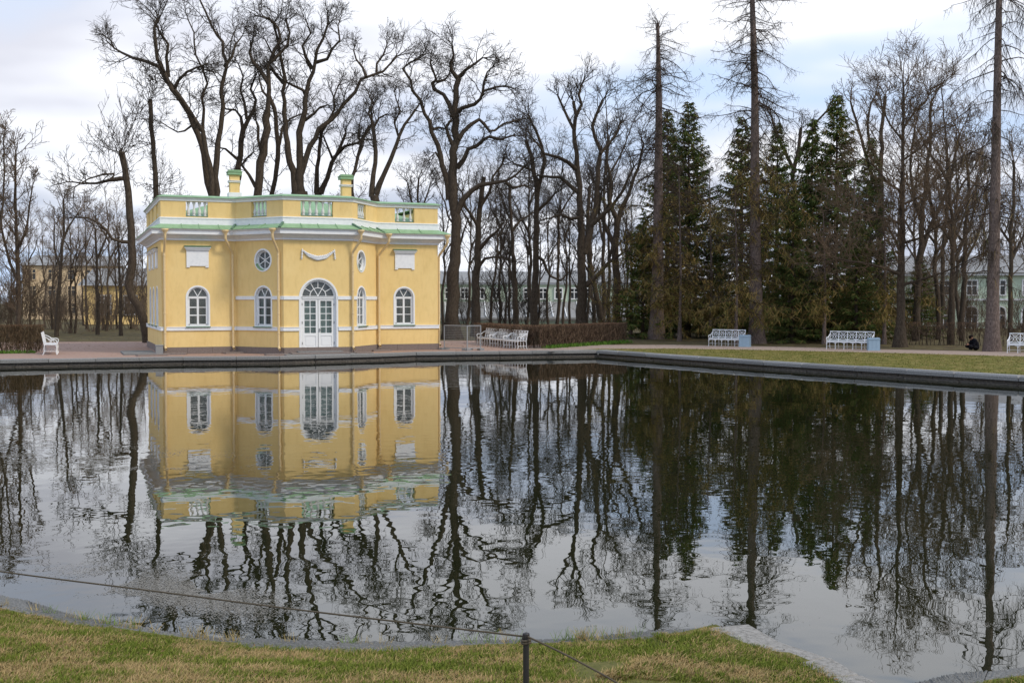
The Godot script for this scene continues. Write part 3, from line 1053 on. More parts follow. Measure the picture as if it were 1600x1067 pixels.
# an arched window; origin at the middle of the sill line, z = 0 on the wall's face
func arched_window(parent: Node3D, w: float, h: float, sill: bool) -> Node3D:
	var o := {"x": 0.0, "w": w, "y0": 0.0, "y1": h, "kind": "arch"}
	var fr := MB.new()
	lining(fr, o, 0.0, -0.16)
	var z := -0.13
	# thin painted reveal edge that shows as a pale surround
	band_along(fr, outline(o), 0.055, z, 0.05, true)
	var win := obj("window", fr, M.joinery, parent)
	var sr := MB.new()
	band_along(sr, outline({"x": 0.0, "w": w + 0.13, "y0": 0.0, "y1": h + 0.065, "kind": "arch"}), 0.065, -0.01, 0.03, true)
	obj("surround", sr, M.white_paint, win)
	var iw := w / 2 - 0.055
	var spring := h - w / 2
	var bars := MB.new()
	bars.box(Vector3(0, spring - 0.02, z + 0.035), Vector3(iw * 2, 0.075, 0.07))
	bars.box(Vector3(0, spring + 0.024, z + 0.055), Vector3(iw * 2 + 0.02, 0.03, 0.05))
	bars.box(Vector3(0, 0.085, z + 0.025), Vector3(iw * 2, 0.06, 0.05))
	bars.box(Vector3(0, spring / 2, z + 0.03), Vector3(0.085, spring - 0.06, 0.06))
	for s in [-1.0, 1.0]:
		bars.box(Vector3(s * (iw - 0.025), spring / 2, z + 0.025), Vector3(0.05, spring - 0.06, 0.05))
	obj("casement", bars, M.joinery, win)
	var top := spring - 0.058
	var low := 0.115
	var x0 := 0.0425
	var x1 := iw - 0.05
	for s in [-1.0, 1.0]:
		var f: Array = [0.0, 0.345, 0.655, 1.0]
		for k in 3:
			var ya: float = lerpf(low, top, f[k]) + 0.014
			var yb: float = lerpf(low, top, f[k + 1]) - 0.014
			var g := MB.new()
			g.face(Vector3(s * x0, ya, z + 0.018), Vector3(s * x1, ya, z + 0.018), Vector3(s * x1, yb, z + 0.018), Vector3(s * x0, yb, z + 0.018), Vector3(0, 0, 1))
			obj("pane", g, M.glass, win)
			if k > 0:
				var gb := MB.new()
				var thick := 0.05 if s < 0 else 0.028
				gb.box(Vector3(s * (x0 + x1) / 2, ya - 0.014, z + 0.025), Vector3(x1 - x0, thick, 0.04))
				obj("glazing_bar", gb, M.joinery, win)
	var c := Vector2(0, spring + 0.04)
	var r := w / 2 - 0.06
	for k in 3:
		obj("pane", poly_sheet(sector(c, 0.0, r, PI * k / 3 + 0.03, PI * (k + 1) / 3 - 0.03), z + 0.018), M.glass, win)
	for k in 2:
		var a := PI * (k + 1) / 3
		var gb := MB.new()
		gb.bar(Vector3(c.x, c.y, z + 0.025), Vector3(c.x + cos(a) * r, c.y + sin(a) * r, z + 0.025), 0.032, 0.04, Vector3(0, 0, 1))
		obj("glazing_bar", gb, M.joinery, win)
	if sill:
		var sl := MB.new()
		sl.box(Vector3(0, -0.015, 0.01), Vector3(w + 0.14, 0.045, 0.22))
		obj("sill", sl, M.green_trim, win)
	return win

func folds(w: float, y0: float, y1: float, z: float) -> MB:
	var m := MB.new()
	var n := int(w / 0.035)
	for k in n:
		var a := -w / 2 + w * k / n
		var b := -w / 2 + w * (k + 1) / n
		m.face(Vector3(a, y0, z + 0.025 * sin(k * 1.3)), Vector3(b, y0, z + 0.025 * sin((k + 1) * 1.3)), Vector3(b, y1, z + 0.02 * sin((k + 1) * 1.3)), Vector3(a, y1, z + 0.02 * sin(k * 1.3)), Vector3(0, 0, 1))
	return m

func oculus(parent: Node3D, w: float) -> Node3D:      # origin at its middle
	var o := {"x": 0.0, "w": w, "y0": -w / 2, "y1": w / 2, "kind": "round"}
	var fr := MB.new()
	lining(fr, o, 0.0, -0.2)
	var ring := outline(o)
	ring.reverse()
	band_along(fr, outline({"x": 0.0, "w": w, "y0": 0, "y1": w / 2, "kind": "round"}), 0.07, -0.16, 0.05, true)
	var win := obj("round_window", fr, M.joinery, parent)
	var sr := MB.new()
	band_along(sr, outline({"x": 0.0, "w": w + 0.15, "y0": 0, "y1": w / 2 + 0.075, "kind": "round"}), 0.075, -0.01, 0.03, true)
	obj("surround", sr, M.white_paint, win)
	var r := w / 2 - 0.075
	for k in 6:
		var a0 := PI / 2 + TAU * k / 6
		obj("pane", poly_sheet(sector(Vector2.ZERO, 0.0, r, a0 + 0.03, a0 + TAU / 6 - 0.03), -0.14), M.glass, win)
		var gb := MB.new()
		gb.bar(Vector3(0, 0, -0.135 + 0.001 * k), Vector3(cos(a0) * r, sin(a0) * r, -0.135 + 0.001 * k), 0.034, 0.03, Vector3(0, 0, 1))
		obj("glazing_bar", gb, M.joinery, win)
	# sheet-metal drip in the lower left of the reveal
	var dr := MB.new()
	var pr := w / 2 - 0.004
	for k in 10:
		var a := PI * 1.12 + 1.3 * k / 10
		var b := PI * 1.12 + 1.3 * (k + 1) / 10
		dr.face(Vector3(cos(a) * pr, sin(a) * pr, 0.03), Vector3(cos(b) * pr, sin(b) * pr, 0.03), Vector3(cos(b) * pr, sin(b) * pr + 0.03, -0.1), Vector3(cos(a) * pr, sin(a) * pr + 0.03, -0.1), Vector3(0, 1, 0))
		dr.face(Vector3(cos(a) * pr, sin(a) * pr, 0.03), Vector3(cos(b) * pr, sin(b) * pr, 0.03), Vector3(cos(b) * pr * 1.07, sin(b) * pr * 1.07, 0.022), Vector3(cos(a) * pr * 1.07, sin(a) * pr * 1.07, 0.022), Vector3(0, 0, 1))
	obj("drip", dr, M.green_roof, win)
	return win

func pavilion() -> void:
	var t := thing("pavilion", "yellow two-tier pavilion with white trim, green roof edge and a three-sided central bay", "pavilion", Vector3(-15.186, G + 0.01, -49.325), YAW)
	var wall_y := 5.02
	var wx := 1.53
	var mid := face_length(1) / 2 + 0.18
	var mid3 := face_length(3) / 2 - 0.38
	var rx := 1.33
	var win := {"x": 0.0, "w": 0.90, "y0": 1.17, "y1": 2.905, "kind": "arch"}
	var eye := {"x": 0.0, "w": 0.86, "y0": 3.62, "y1": 4.50, "kind": "round"}
	var door := {"x": face_length(2) / 2, "w": 1.56, "y0": 0.13, "y1": 3.22, "kind": "arch"}
	var holes := [
		[win.merged({"x": wx}, true)], [win.merged({"x": mid + 0.04}, true), eye.merged({"x": mid + 0.04}, true)], [door],
		[win.merged({"x": mid3 - 0.04}, true), eye.merged({"x": mid3 - 0.04}, true)], [win.merged({"x": rx}, true)], [], [], []]
	var slim := []
	for k in 3:
		slim.append({"x": 2.4 + 2.1 * k, "w": 0.90, "y0": 1.17, "y1": 2.905, "kind": "arch"})
	holes[7] = slim
	for k in 8:
		obj("wall", pierced(face_length(k), 0.22, wall_y, holes[k]), M.stucco, t, face_frame(k))
	# dark rooms behind the windows
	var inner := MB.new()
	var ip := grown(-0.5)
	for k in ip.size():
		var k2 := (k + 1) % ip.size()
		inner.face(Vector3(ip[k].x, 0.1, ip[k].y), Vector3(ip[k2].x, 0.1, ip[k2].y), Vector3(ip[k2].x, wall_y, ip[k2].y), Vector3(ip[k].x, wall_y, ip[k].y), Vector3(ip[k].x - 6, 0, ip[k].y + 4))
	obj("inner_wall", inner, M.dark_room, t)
	# plinth of stone blocks
	for k in 8:
		var L := face_length(k)
		var n := int(L / 1.1) + 1
		var xf := face_frame(k)
		for j in n:
			var a := L * j / n
			var b := L * (j + 1) / n
			if k == 2 and a < door.x + 0.9 and b > door.x - 0.9:
				a = minf(a, door.x - 0.9) if a < door.x - 0.9 else a
			var m := MB.new()
			m.box(Vector3((a + b) / 2, 0.04, -0.16), Vector3(b - a - 0.008, 0.48 + rng.randf_range(-0.004, 0.004), 0.42 + rng.randf_range(-0.01, 0.01)))
			obj("plinth_stone", m, M.plinth_stone, t, xf)
	# string courses
	for k in 8:
		var L := face_length(k)
		var xf := face_frame(k)
		var spans := [[-0.03, L + 0.03]]
		if k == 2:
			spans = [[-0.03, door.x - 0.865], [door.x + 0.865, L + 0.03]]
		for s in spans:
			var m := MB.new()
			m.box(Vector3((s[0] + s[1]) / 2, 1.075, 0.0), Vector3(s[1] - s[0], 0.145, 0.12))
			m.box(Vector3((s[0] + s[1]) / 2, 1.155, 0.01), Vector3(s[1] - s[0] + 0.02, 0.025, 0.14))
			obj("string_course", m, M.white_paint, t, xf)
		if k in [1, 2, 3]:
			var hole: Dictionary = holes[k][0]
			var w: float = hole.w / 2 + 0.07
			for s in [[0.0 if k != 1 else 0.0, hole.x - w], [hole.x + w, L]]:
				var m := MB.new()
				m.box(Vector3((s[0] + s[1]) / 2, 2.43, 0.0), Vector3(s[1] - s[0], 0.155, 0.10))
				obj("string_course", m, M.white_paint, t, xf)
	# windows, copied from one
	var w0 := arched_window(t, 0.90, 1.735, true)
	w0.transform = face_frame(0) * Transform3D(Basis(), Vector3(wx, 1.17, 0))
	for q in [[1, mid + 0.04], [3, mid3 - 0.04], [4, rx], [7, 2.4], [7, 4.5], [7, 6.6]]:
		var c: Node3D = w0.duplicate()
		c.name = "window_%03d" % (t.get_child_count())
		t.add_child(c, true)
		c.transform = face_frame(q[0]) * Transform3D(Basis(), Vector3(q[1], 1.17, 0))
	for q in [[0, wx, "lace"], [1, mid + 0.04, "curtain"], [3, mid3 - 0.04, "curtain"], [4, rx, "lace"], [7, 2.4, "lace"], [7, 4.5, "lace"], [7, 6.6, "lace"]]:
		var m := folds(1.0, 1.1, 2.9, -0.34)
		if q[2] == "curtain":
			m = folds(0.34, 1.1, 2.9, -0.34)
		obj("curtain", m, M[q[2]], t, face_frame(q[0]) * Transform3D(Basis(), Vector3(q[1] + (-0.32 if q[2] == "curtain" else 0.0), 0, 0)))
	var o0 := oculus(t, 0.86)
	o0.transform = face_frame(1) * Transform3D(Basis(), Vector3(mid + 0.04, 4.07, 0))
	var o1: Node3D = o0.duplicate()
	o1.name = "round_window_001"
	t.add_child(o1, true)
	o1.transform = face_frame(3) * Transform3D(Basis(), Vector3(mid3 - 0.04, 4.07, 0))
	# the door: arched fanlight over two glazed leaves
	var fm := MB.new()
	lining(fm, door.merged({"x": 0.0}, true), 0.0, -0.2)
	band_along(fm, outline(door.merged({"x": 0.0}, true)), 0.085, -0.17, 0.06, true)
	var spring: float = 3.22 - 0.78
	band_along(fm, outline({"x": 0.0, "w": 1.72, "y0": 0.13, "y1": 3.30, "kind": "arch"}), 0.08, -0.01, 0.035, true)
	fm.box(Vector3(0, spring + 0.0, -0.125), Vector3(1.39, 0.10, 0.09))
	fm.box(Vector3(0, spring + 0.055, -0.10), Vector3(1.42, 0.03, 0.10))
	var dr := obj("door", fm, M.joinery, t, face_frame(2) * Transform3D(Basis(), Vector3(door.x, 0, 0)))
	for s in [-1.0, 1.0]:
		var lf := MB.new()
		var xa := 0.012
		var xb := 0.69
		var z := -0.145
		lf.box(Vector3(s * (xa + 0.045), 1.29, z), Vector3(0.09, 2.2, 0.05))
		lf.box(Vector3(s * (xb - 0.045), 1.29, z), Vector3(0.09, 2.2, 0.05))
		lf.box(Vector3(s * (xa + xb) / 2, 2.345, z), Vector3(xb - xa - 0.18, 0.09, 0.05))
		lf.box(Vector3(s * (xa + xb) / 2, 0.83, z), Vector3(xb - xa - 0.18, 0.13, 0.05))
		lf.box(Vector3(s * (xa + xb) / 2, 0.24, z), Vector3(xb - xa - 0.18, 0.12, 0.05))
		lf.box(Vector3(s * (xa + xb) / 2, 0.53, z - 0.012), Vector3(xb - xa - 0.18, 0.47, 0.02))
		lf.box(Vector3(s * (xa + xb) / 2, 0.53, z + 0.002), Vector3(xb - xa - 0.30, 0.35, 0.025))
		obj("door_leaf", lf, M.joinery, dr)
		for r in 5:
			for c in 2:
				var pw := (xb - xa - 0.18 - 0.03) / 2
				var ph := (2.30 - 0.895 - 4 * 0.03) / 5
				var cx := xa + 0.09 + pw / 2 + c * (pw + 0.03)
				var cy := 0.895 + ph / 2 + r * (ph + 0.03)
				var g := MB.new()
				g.face(Vector3(s * cx - pw / 2, cy - ph / 2, z), Vector3(s * cx + pw / 2, cy - ph / 2, z), Vector3(s * cx + pw / 2, cy + ph / 2, z), Vector3(s * cx - pw / 2, cy + ph / 2, z), Vector3(0, 0, 1))
				obj("pane", g, M.glass, dr)
				if r > 0:
					var gb := MB.new()
					gb.box(Vector3(s * cx, cy - ph / 2 - 0.015, z), Vector3(pw, 0.03, 0.04))
					obj("glazing_bar", gb, M.joinery, dr)
		var vb := MB.new()
		vb.box(Vector3(s * (xa + xb) / 2, (0.895 + 2.30) / 2, z), Vector3(0.03, 1.405, 0.042))
		obj("glazing_bar", vb, M.joinery, dr)
		for hy in [0.45, 1.35, 2.15]:
			var hg := MB.new()
			hg.box(Vector3(s * 0.70, hy, z + 0.035), Vector3(0.03, 0.11, 0.03))
			obj("hinge", hg, M.grey_paint, dr)
	var hd := MB.new()
	hd.box(Vector3(0.055, 1.02, -0.105), Vector3(0.035, 0.16, 0.03))
	hd.box(Vector3(0.09, 1.05, -0.085), Vector3(0.10, 0.022, 0.022))
	obj("handle", hd, M.grey_paint, dr)
	var c := Vector2(0, spring + 0.075)
	for k in 6:
		var a0 := PI * k / 6
		if k < 3:
			obj("pane", poly_sheet(sector(c, 0.0, 0.335, PI * k / 3 + 0.03, PI * (k + 1) / 3 - 0.03), -0.145), M.glass, dr)
		obj("pane", poly_sheet(sector(c, 0.365, 0.69, a0 + 0.02, a0 + PI / 6 - 0.02), -0.145), M.glass, dr)
		if k > 0:
			var gb := MB.new()
			var r0 := 0.34 if k % 2 == 1 else 0.0
			gb.bar(Vector3(cos(a0) * r0, c.y + sin(a0) * r0, -0.142 + 0.001 * k), Vector3(cos(a0) * 0.69, c.y + sin(a0) * 0.69, -0.142 + 0.001 * k), 0.03, 0.03, Vector3(0, 0, 1))
			obj("glazing_bar", gb, M.joinery, dr)
	var arc := MB.new()
	var pts := PackedVector2Array()
	for k in 17:
		pts.push_back(c + Vector2(cos(PI * k / 16), sin(PI * k / 16)) * 0.365)
	band_along(arc, pts, 0.03, -0.15, 0.03, false)
	obj("glazing_bar", arc, M.joinery, dr)
	obj("curtain", folds(1.5, 0.8, 2.36, -0.3), M.curtain, dr)
	# steps of stone before the door
	for k in 3:
		var st := MB.new()
		var d: float = [0.45, 0.85, 1.2][k]
		var w: float = [1.95, 2.55, 3.1][k]
		var y: float = [0.125, 0.075, 0.025][k]
		var x: float = door.x - 0.04 * k
		st.slab(PackedVector2Array([Vector2(x - w / 2, 0.05), Vector2(x + w / 2, 0.05), Vector2(x + w / 2, d), Vector2(x - w / 2, d)]), y - 0.06, y, 0.012)
		obj("step", st, M.granite_0 if k != 1 else M.plinth_stone, t, face_frame(2))
	# garland over the door
	var gl := MB.new()
	var gx: float = door.x
	var prev := Vector3.ZERO
	for k in 41:
		var u := k / 20.0 - 1.0
		var p := Vector3(gx + u * 0.66, 4.36 - 0.30 * (1 - u * u) + 0.10, 0.05)
		var r := 0.03 + 0.05 * (1 - u * u) + 0.012 * (k % 2)
		for q in 3:
			var a := TAU * q / 3 + k * 0.9
			gl.lathe(PackedVector2Array([Vector2(0.001, -r * 0.8), Vector2(r * 0.8, 0), Vector2(0.001, r * 0.8)]), 6, p + Vector3(cos(a) * r * 0.4, sin(a) * r * 0.6, 0.012 * sin(a)))
		prev = p
	for s in [-1.0, 1.0]:
		for k in 7:
			var r := 0.04 + 0.016 * (k % 2)
			gl.lathe(PackedVector2Array([Vector2(0.001, -r), Vector2(r, 0), Vector2(0.001, r)]), 6, Vector3(gx + s * (0.70 + 0.005 * k), 4.52 - k * 0.065, 0.04))
	obj("garland", gl, M.white_paint, t, face_frame(2))
	# blank white tablets on the wings
	for q in [[0, wx], [4, rx + 0.03], [7, 2.4], [7, 4.5], [7, 6.6]]:
		var xf := face_frame(q[0]) * Transform3D(Basis(), Vector3(q[1], 0, 0))
		var pn := MB.new()
		pn.box(Vector3(0, 4.17, 0.02), Vector3(0.94, 0.70, 0.07))
		pn.box(Vector3(-0.40, 3.79, 0.02), Vector3(0.14, 0.07, 0.07))
		pn.box(Vector3(0.40, 3.79, 0.02), Vector3(0.14, 0.07, 0.07))
		pn.box(Vector3(0, 4.555, 0.05), Vector3(1.02, 0.075, 0.16))
		pn.box(Vector3(0, 4.62, 0.075), Vector3(1.10, 0.06, 0.22))
		var tb := obj("wall_tablet", pn, M.white_paint, t, xf)
		var ld := MB.new()
		ld.face(Vector3(-0.58, 4.655, 0.21), Vector3(0.58, 4.655, 0.21), Vector3(0.56, 4.715, 0.0), Vector3(-0.56, 4.715, 0.0), Vector3(0, 1, 0.3))
		ld.face(Vector3(-0.58, 4.64, 0.21), Vector3(0.58, 4.64, 0.21), Vector3(0.58, 4.655, 0.21), Vector3(-0.58, 4.655, 0.21), Vector3(0, 0, 1))
		obj("ledge", ld, M.green_trim, tb)
	# cornice, roof skirt, parapet
	obj("cornice", moulding([[0.0, 4.93], [0.05, 4.93], [0.05, 5.0], [0.16, 5.09], [0.24, 5.13], [0.24, 5.16], [0.40, 5.18], [0.40, 5.33], [0.46, 5.37], [0.49, 5.40], [0.49, 5.41]]), M.white_paint, t)
	obj("roof_skirt", moulding([[0.46, 5.405], [0.51, 5.405], [0.51, 5.425], [0.0, 5.64], [-0.05, 5.64]]), M.green_roof, t)
	# raised seams of the skirt, and folded valley ridges over each downpipe
	for k in 8:
		var L := face_length(k)
		var xf := face_frame(k)
		var n := int(L / 0.75)
		for j in range(1, n):
			var sm := MB.new()
			var x := L * j / n + rng.randf_range(-0.06, 0.06)
			sm.bar(Vector3(x, 5.433, 0.51), Vector3(x + rng.randf_range(-0.02, 0.02), 5.668, 0.0), 0.02, 0.03, Vector3(0, 1, 0.3))
			obj("roof_seam", sm, M.green_roof, t, xf)
	obj("parapet_base", moulding([[0.035, 5.5], [0.035, 5.86], [0.06, 5.87], [0.06, 5.915], [0.0, 5.93]]), M.white_paint, t)
	var rail := [[[1.53, 0.94, 4]], [[face_length(1) / 2, 0.90, 4]], [[face_length(2) / 2 - 0.05, 1.42, 5]], [[face_length(3) / 2 - 0.32, 0.92, 4]], [[1.37, 0.94, 3]], [], [], [[1.9, 1.0, 4], [4.4, 1.0, 4], [6.9, 1.0, 4]]]
	var bal := MB.new()
	bal.lathe(PackedVector2Array([Vector2(0.0, 0.0), Vector2(0.075, 0.0), Vector2(0.075, 0.05), Vector2(0.045, 0.07), Vector2(0.06, 0.10), Vector2(0.078, 0.17), Vector2(0.066, 0.25), Vector2(0.036, 0.35), Vector2(0.03, 0.44), Vector2(0.05, 0.47), Vector2(0.034, 0.50), Vector2(0.06, 0.56), Vector2(0.07, 0.58), Vector2(0.07, 0.66)]), 10)
	var bm := bal.mesh()
	for k in 8:
		var hs := []
		for r in rail[k]:
			hs.append({"x": r[0], "w": r[1], "y0": 5.96, "y1": 6.62, "kind": "rect"})
		var pw := pierced(face_length(k), 5.92, 6.64, hs)
		var back := pierced(face_length(k), 5.92, 6.64, hs, -0.26)
		for r in hs:
			var ln := MB.new()
			lining(ln, r, 0.0, -0.26)
			for q in ln.i.size() / 6:
				pass
			var off := Transform3D(Basis(), Vector3(r.x, 0, 0))
			obj("baluster_opening", ln, M.stucco, t, face_frame(k) * off)
		obj("parapet", pw, M.stucco, t, face_frame(k))
		obj("parapet", back, M.stucco, t, face_frame(k))
		for r in rail[k]:
			var fr := MB.new()
			fr.box(Vector3(0, 5.975, -0.12), Vector3(r[1] - 0.01, 0.03, 0.2))
			obj("baluster_rail", fr, M.green_trim, t, face_frame(k) * Transform3D(Basis(), Vector3(r[0], 0, 0)))
			for j in r[2]:
				put("baluster", bm, M.baluster_paint, t, face_frame(k) * Transform3D(Basis().scaled(Vector3(1, 0.96, 1)), Vector3(r[0] + r[1] * ((j + 0.5) / r[2] - 0.5), 5.99, -0.12)))
	obj("parapet_cornice", moulding([[0.0, 6.63], [0.04, 6.64], [0.05, 6.70], [0.11, 6.76], [0.11, 6.79]]), M.white_paint, t)
	obj("parapet_cap", moulding([[0.08, 6.785], [0.15, 6.785], [0.15, 6.81], [-0.12, 6.90], [-0.40, 6.81], [-0.40, 6.785], [-0.2, 6.78]]), M.green_roof, t)
	# low roof behind the parapet
	obj("roof", moulding([[-0.28, 5.9], [-1.6, 6.45], [-3.0, 6.95]]), M.green_roof, t)
	var rp := grown(-3.0)
	var rt := MB.new()
	rt.face(Vector3(3.0, 6.951, -3.0), Vector3(PW - 3.0, 6.951, -3.0), Vector3(PW - 3.0, 6.951, -PD + 3.0), Vector3(3.0, 6.951, -PD + 3.0), Vector3.UP)
	obj("roof", rt, M.green_roof, t)
	# chimneys
	for x in [3.44, 8.66]:
		var z := -2.2
		var ch := MB.new()
		ch.box(Vector3(x, 7.5, z), Vector3(0.43, 1.5, 0.43))
		var st := obj("chimney", ch, M.stucco, t)
		var b := MB.new()
		b.box(Vector3(x, 7.05, z), Vector3(0.58, 0.42, 0.58))
		b.box(Vector3(x, 7.74, z), Vector3(0.53, 0.035, 0.53))
		b.box(Vector3(x, 7.80, z), Vector3(0.57, 0.03, 0.57))
		obj("chimney_band", b, M.white_paint, st)
		var g := MB.new()
		g.box(Vector3(x, 8.12, z), Vector3(0.62, 0.10, 0.62))
		g.box(Vector3(x, 8.21, z), Vector3(0.66, 0.05, 0.66))
		g.box(Vector3(x, 8.26, z), Vector3(0.54, 0.07, 0.54))
		obj("chimney_cap", g, M.green_roof, st)
		var sk := MB.new()
		for s in [[1, 0], [-1, 0], [0, 1], [0, -1]]:
			var nn := Vector3(s[0], 0, s[1])
			var tt := Vector3(s[1], 0, s[0])
			var o := Vector3(x, 0, z)
			sk.face(o + nn * 0.62 - tt * 0.62 + Vector3(0, 6.62, 0), o + nn * 0.62 + tt * 0.62 + Vector3(0, 6.62, 0), o + nn * 0.28 + tt * 0.28 + Vector3(0, 6.95, 0), o + nn * 0.28 - tt * 0.28 + Vector3(0, 6.95, 0), nn + Vector3.UP)
		obj("chimney_flashing", sk, M.green_roof, st)
	# downpipes: funnel under the skirt's edge, slanting neck, straight pipe, shoe
	var P := plan()
	var pipes := []      # [wall point near the pipe, out direction, funnel point offset along the front]
	pipes.append([Vector2(0.13, 0.09), Vector2(0.13, 0.56)])
	pipes.append([Vector2(PA - 0.16, 0.10), Vector2(PA - 0.52, 0.56)])
	pipes.append([Vector2(PB - 0.20, PP - 0.10), Vector2(PB - 0.52, PP + 0.36)])
	pipes.append([Vector2(QB - 0.02, PP + 0.09), Vector2(QB + 0.26, PP + 0.52)])
	pipes.append([Vector2(QA + 0.10, 0.10), Vector2(QA + 0.46, 0.56)])
	pipes.append([Vector2(PW + 0.09, -0.12), Vector2(PW + 0.34, 0.42)])
	for q in pipes:
		var a: Vector2 = q[0]
		var f: Vector2 = q[1]
		var fu := MB.new()
		fu.lathe(PackedVector2Array([Vector2(0.055, 5.12), Vector2(0.06, 5.20), Vector2(0.13, 5.31), Vector2(0.15, 5.33), Vector2(0.15, 5.39), Vector2(0.12, 5.39)]), 14)
		var pm := MB.new()
		var path := PackedVector3Array([Vector3(f.x, 5.2, f.y), Vector3(f.x, 5.05, f.y), Vector3(f.x, 4.98, f.y).lerp(Vector3(a.x, 4.42, a.y), 0.06), Vector3(a.x, 4.42, a.y).lerp(Vector3(f.x, 4.98, f.y), 0.06), Vector3(a.x, 4.34, a.y), Vector3(a.x, 2.4, a.y), Vector3(a.x, 0.36, a.y), Vector3(a.x, 0.28, a.y + 0.02), Vector3(a.x + 0.02, 0.20, a.y + 0.16)])
		var rad := PackedFloat32Array()
		for k in path.size():
			rad.push_back(0.055)
		pm.tube(path, rad, 10)
		var pipe := obj("downpipe", pm, M.pipe_paint, t)
		obj("funnel", fu, M.pipe_paint, pipe, Transform3D(Basis(), Vector3(f.x, 0, f.y)))
		for cy in [0.9, 1.75, 2.75, 3.6, 4.25]:
			var cl := MB.new()
			cl.lathe(PackedVector2Array([Vector2(0.056, cy - 0.03), Vector2(0.066, cy - 0.03), Vector2(0.066, cy + 0.03), Vector2(0.056, cy + 0.03)]), 10, Vector3(a.x, 0, a.y))
			obj("pipe_collar", cl, M.pipe_paint, pipe)
	# folded ridges on the skirt over the pipe corners
	for k in [1, 2, 3, 4]:
		var A := grown(0.51)
		var Bq := grown(0.0)
		var rg := MB.new()
		var p0 := Vector3(A[k].x, 5.43, A[k].y)
		var p1 := Vector3(Bq[k].x, 5.68, Bq[k].y)
		rg.bar(p0, p1, 0.10, 0.07, Vector3.UP)
		obj("roof_seam", rg, M.green_trim, t)
	# things at its foot: a grey box, a flat slab and loose boards
	var inv := Transform3D(Basis(Vector3.UP, YAW), Vector3(-15.186, G + 0.01, -49.325))
	var p := inv * Vector3(-0.12, 0, 0.10)
	var gb := thing("utility_box", "small grey metal box against the pavilion's left front corner", "box", Vector3(p.x, G, p.z), YAW)
	var bb := MB.new()
	bb.box(Vector3(0, 0.19, 0), Vector3(0.30, 0.38, 0.26))
	obj("body", bb, M.grey_paint, gb)
	var bl := MB.new()
	bl.box(Vector3(0, 0.395, 0), Vector3(0.34, 0.025, 0.30))
	obj("lid", bl, M.steel, gb)
	p = inv * Vector3(-0.85, 0, -0.9)
	var hs := thing("paving_slab", "large flat grey slab on the gravel left of the pavilion", "slab", Vector3(p.x, G, p.z), YAW)
	var sb := MB.new()
	sb.slab(PackedVector2Array([Vector2(-0.75, -1.7), Vector2(0.6, -1.7), Vector2(0.6, 1.5), Vector2(-0.75, 1.3)]), -0.05, 0.07, 0.02)
	obj("slab", sb, M.granite_1, hs)
	var boards := [[-0.5, 1.35, 1.3, 0.1], [0.5, 0.62, 1.0, -0.1], [PA - 0.2, 0.5, 0.9, 0.2], [PB - 0.4, PP + 0.5, 1.0, 0.0], [QB + 0.4, PP + 0.35, 0.9, 0.15], [QA + 0.1, 0.5, 1.0, 0.1]]
	var where := ["beside the grey slab at the pavilion's left corner", "under the leftmost downpipe", "under the downpipe where left wing meets bay", "under the downpipe left of the door", "under the downpipe right of the door", "under the downpipe where bay meets right wing"]
	for k in boards.size():
		p = inv * Vector3(boards[k][0], 0, boards[k][1])
		var bs := thing("splash_stone", "thin worn stone lying on the gravel " + where[k], "stone", Vector3(p.x, G, p.z), YAW + boards[k][3], "splash stones at the pavilion's foot")
		var m := MB.new()
		m.slab(PackedVector2Array([Vector2(-boards[k][2] / 2, -0.2), Vector2(boards[k][2] / 2, -0.22), Vector2(boards[k][2] / 2 - 0.06, 0.2), Vector2(-boards[k][2] / 2 + 0.03, 0.22)]), -0.04, 0.06, 0.015)
		obj("stone", m, M.plinth_stone, bs)

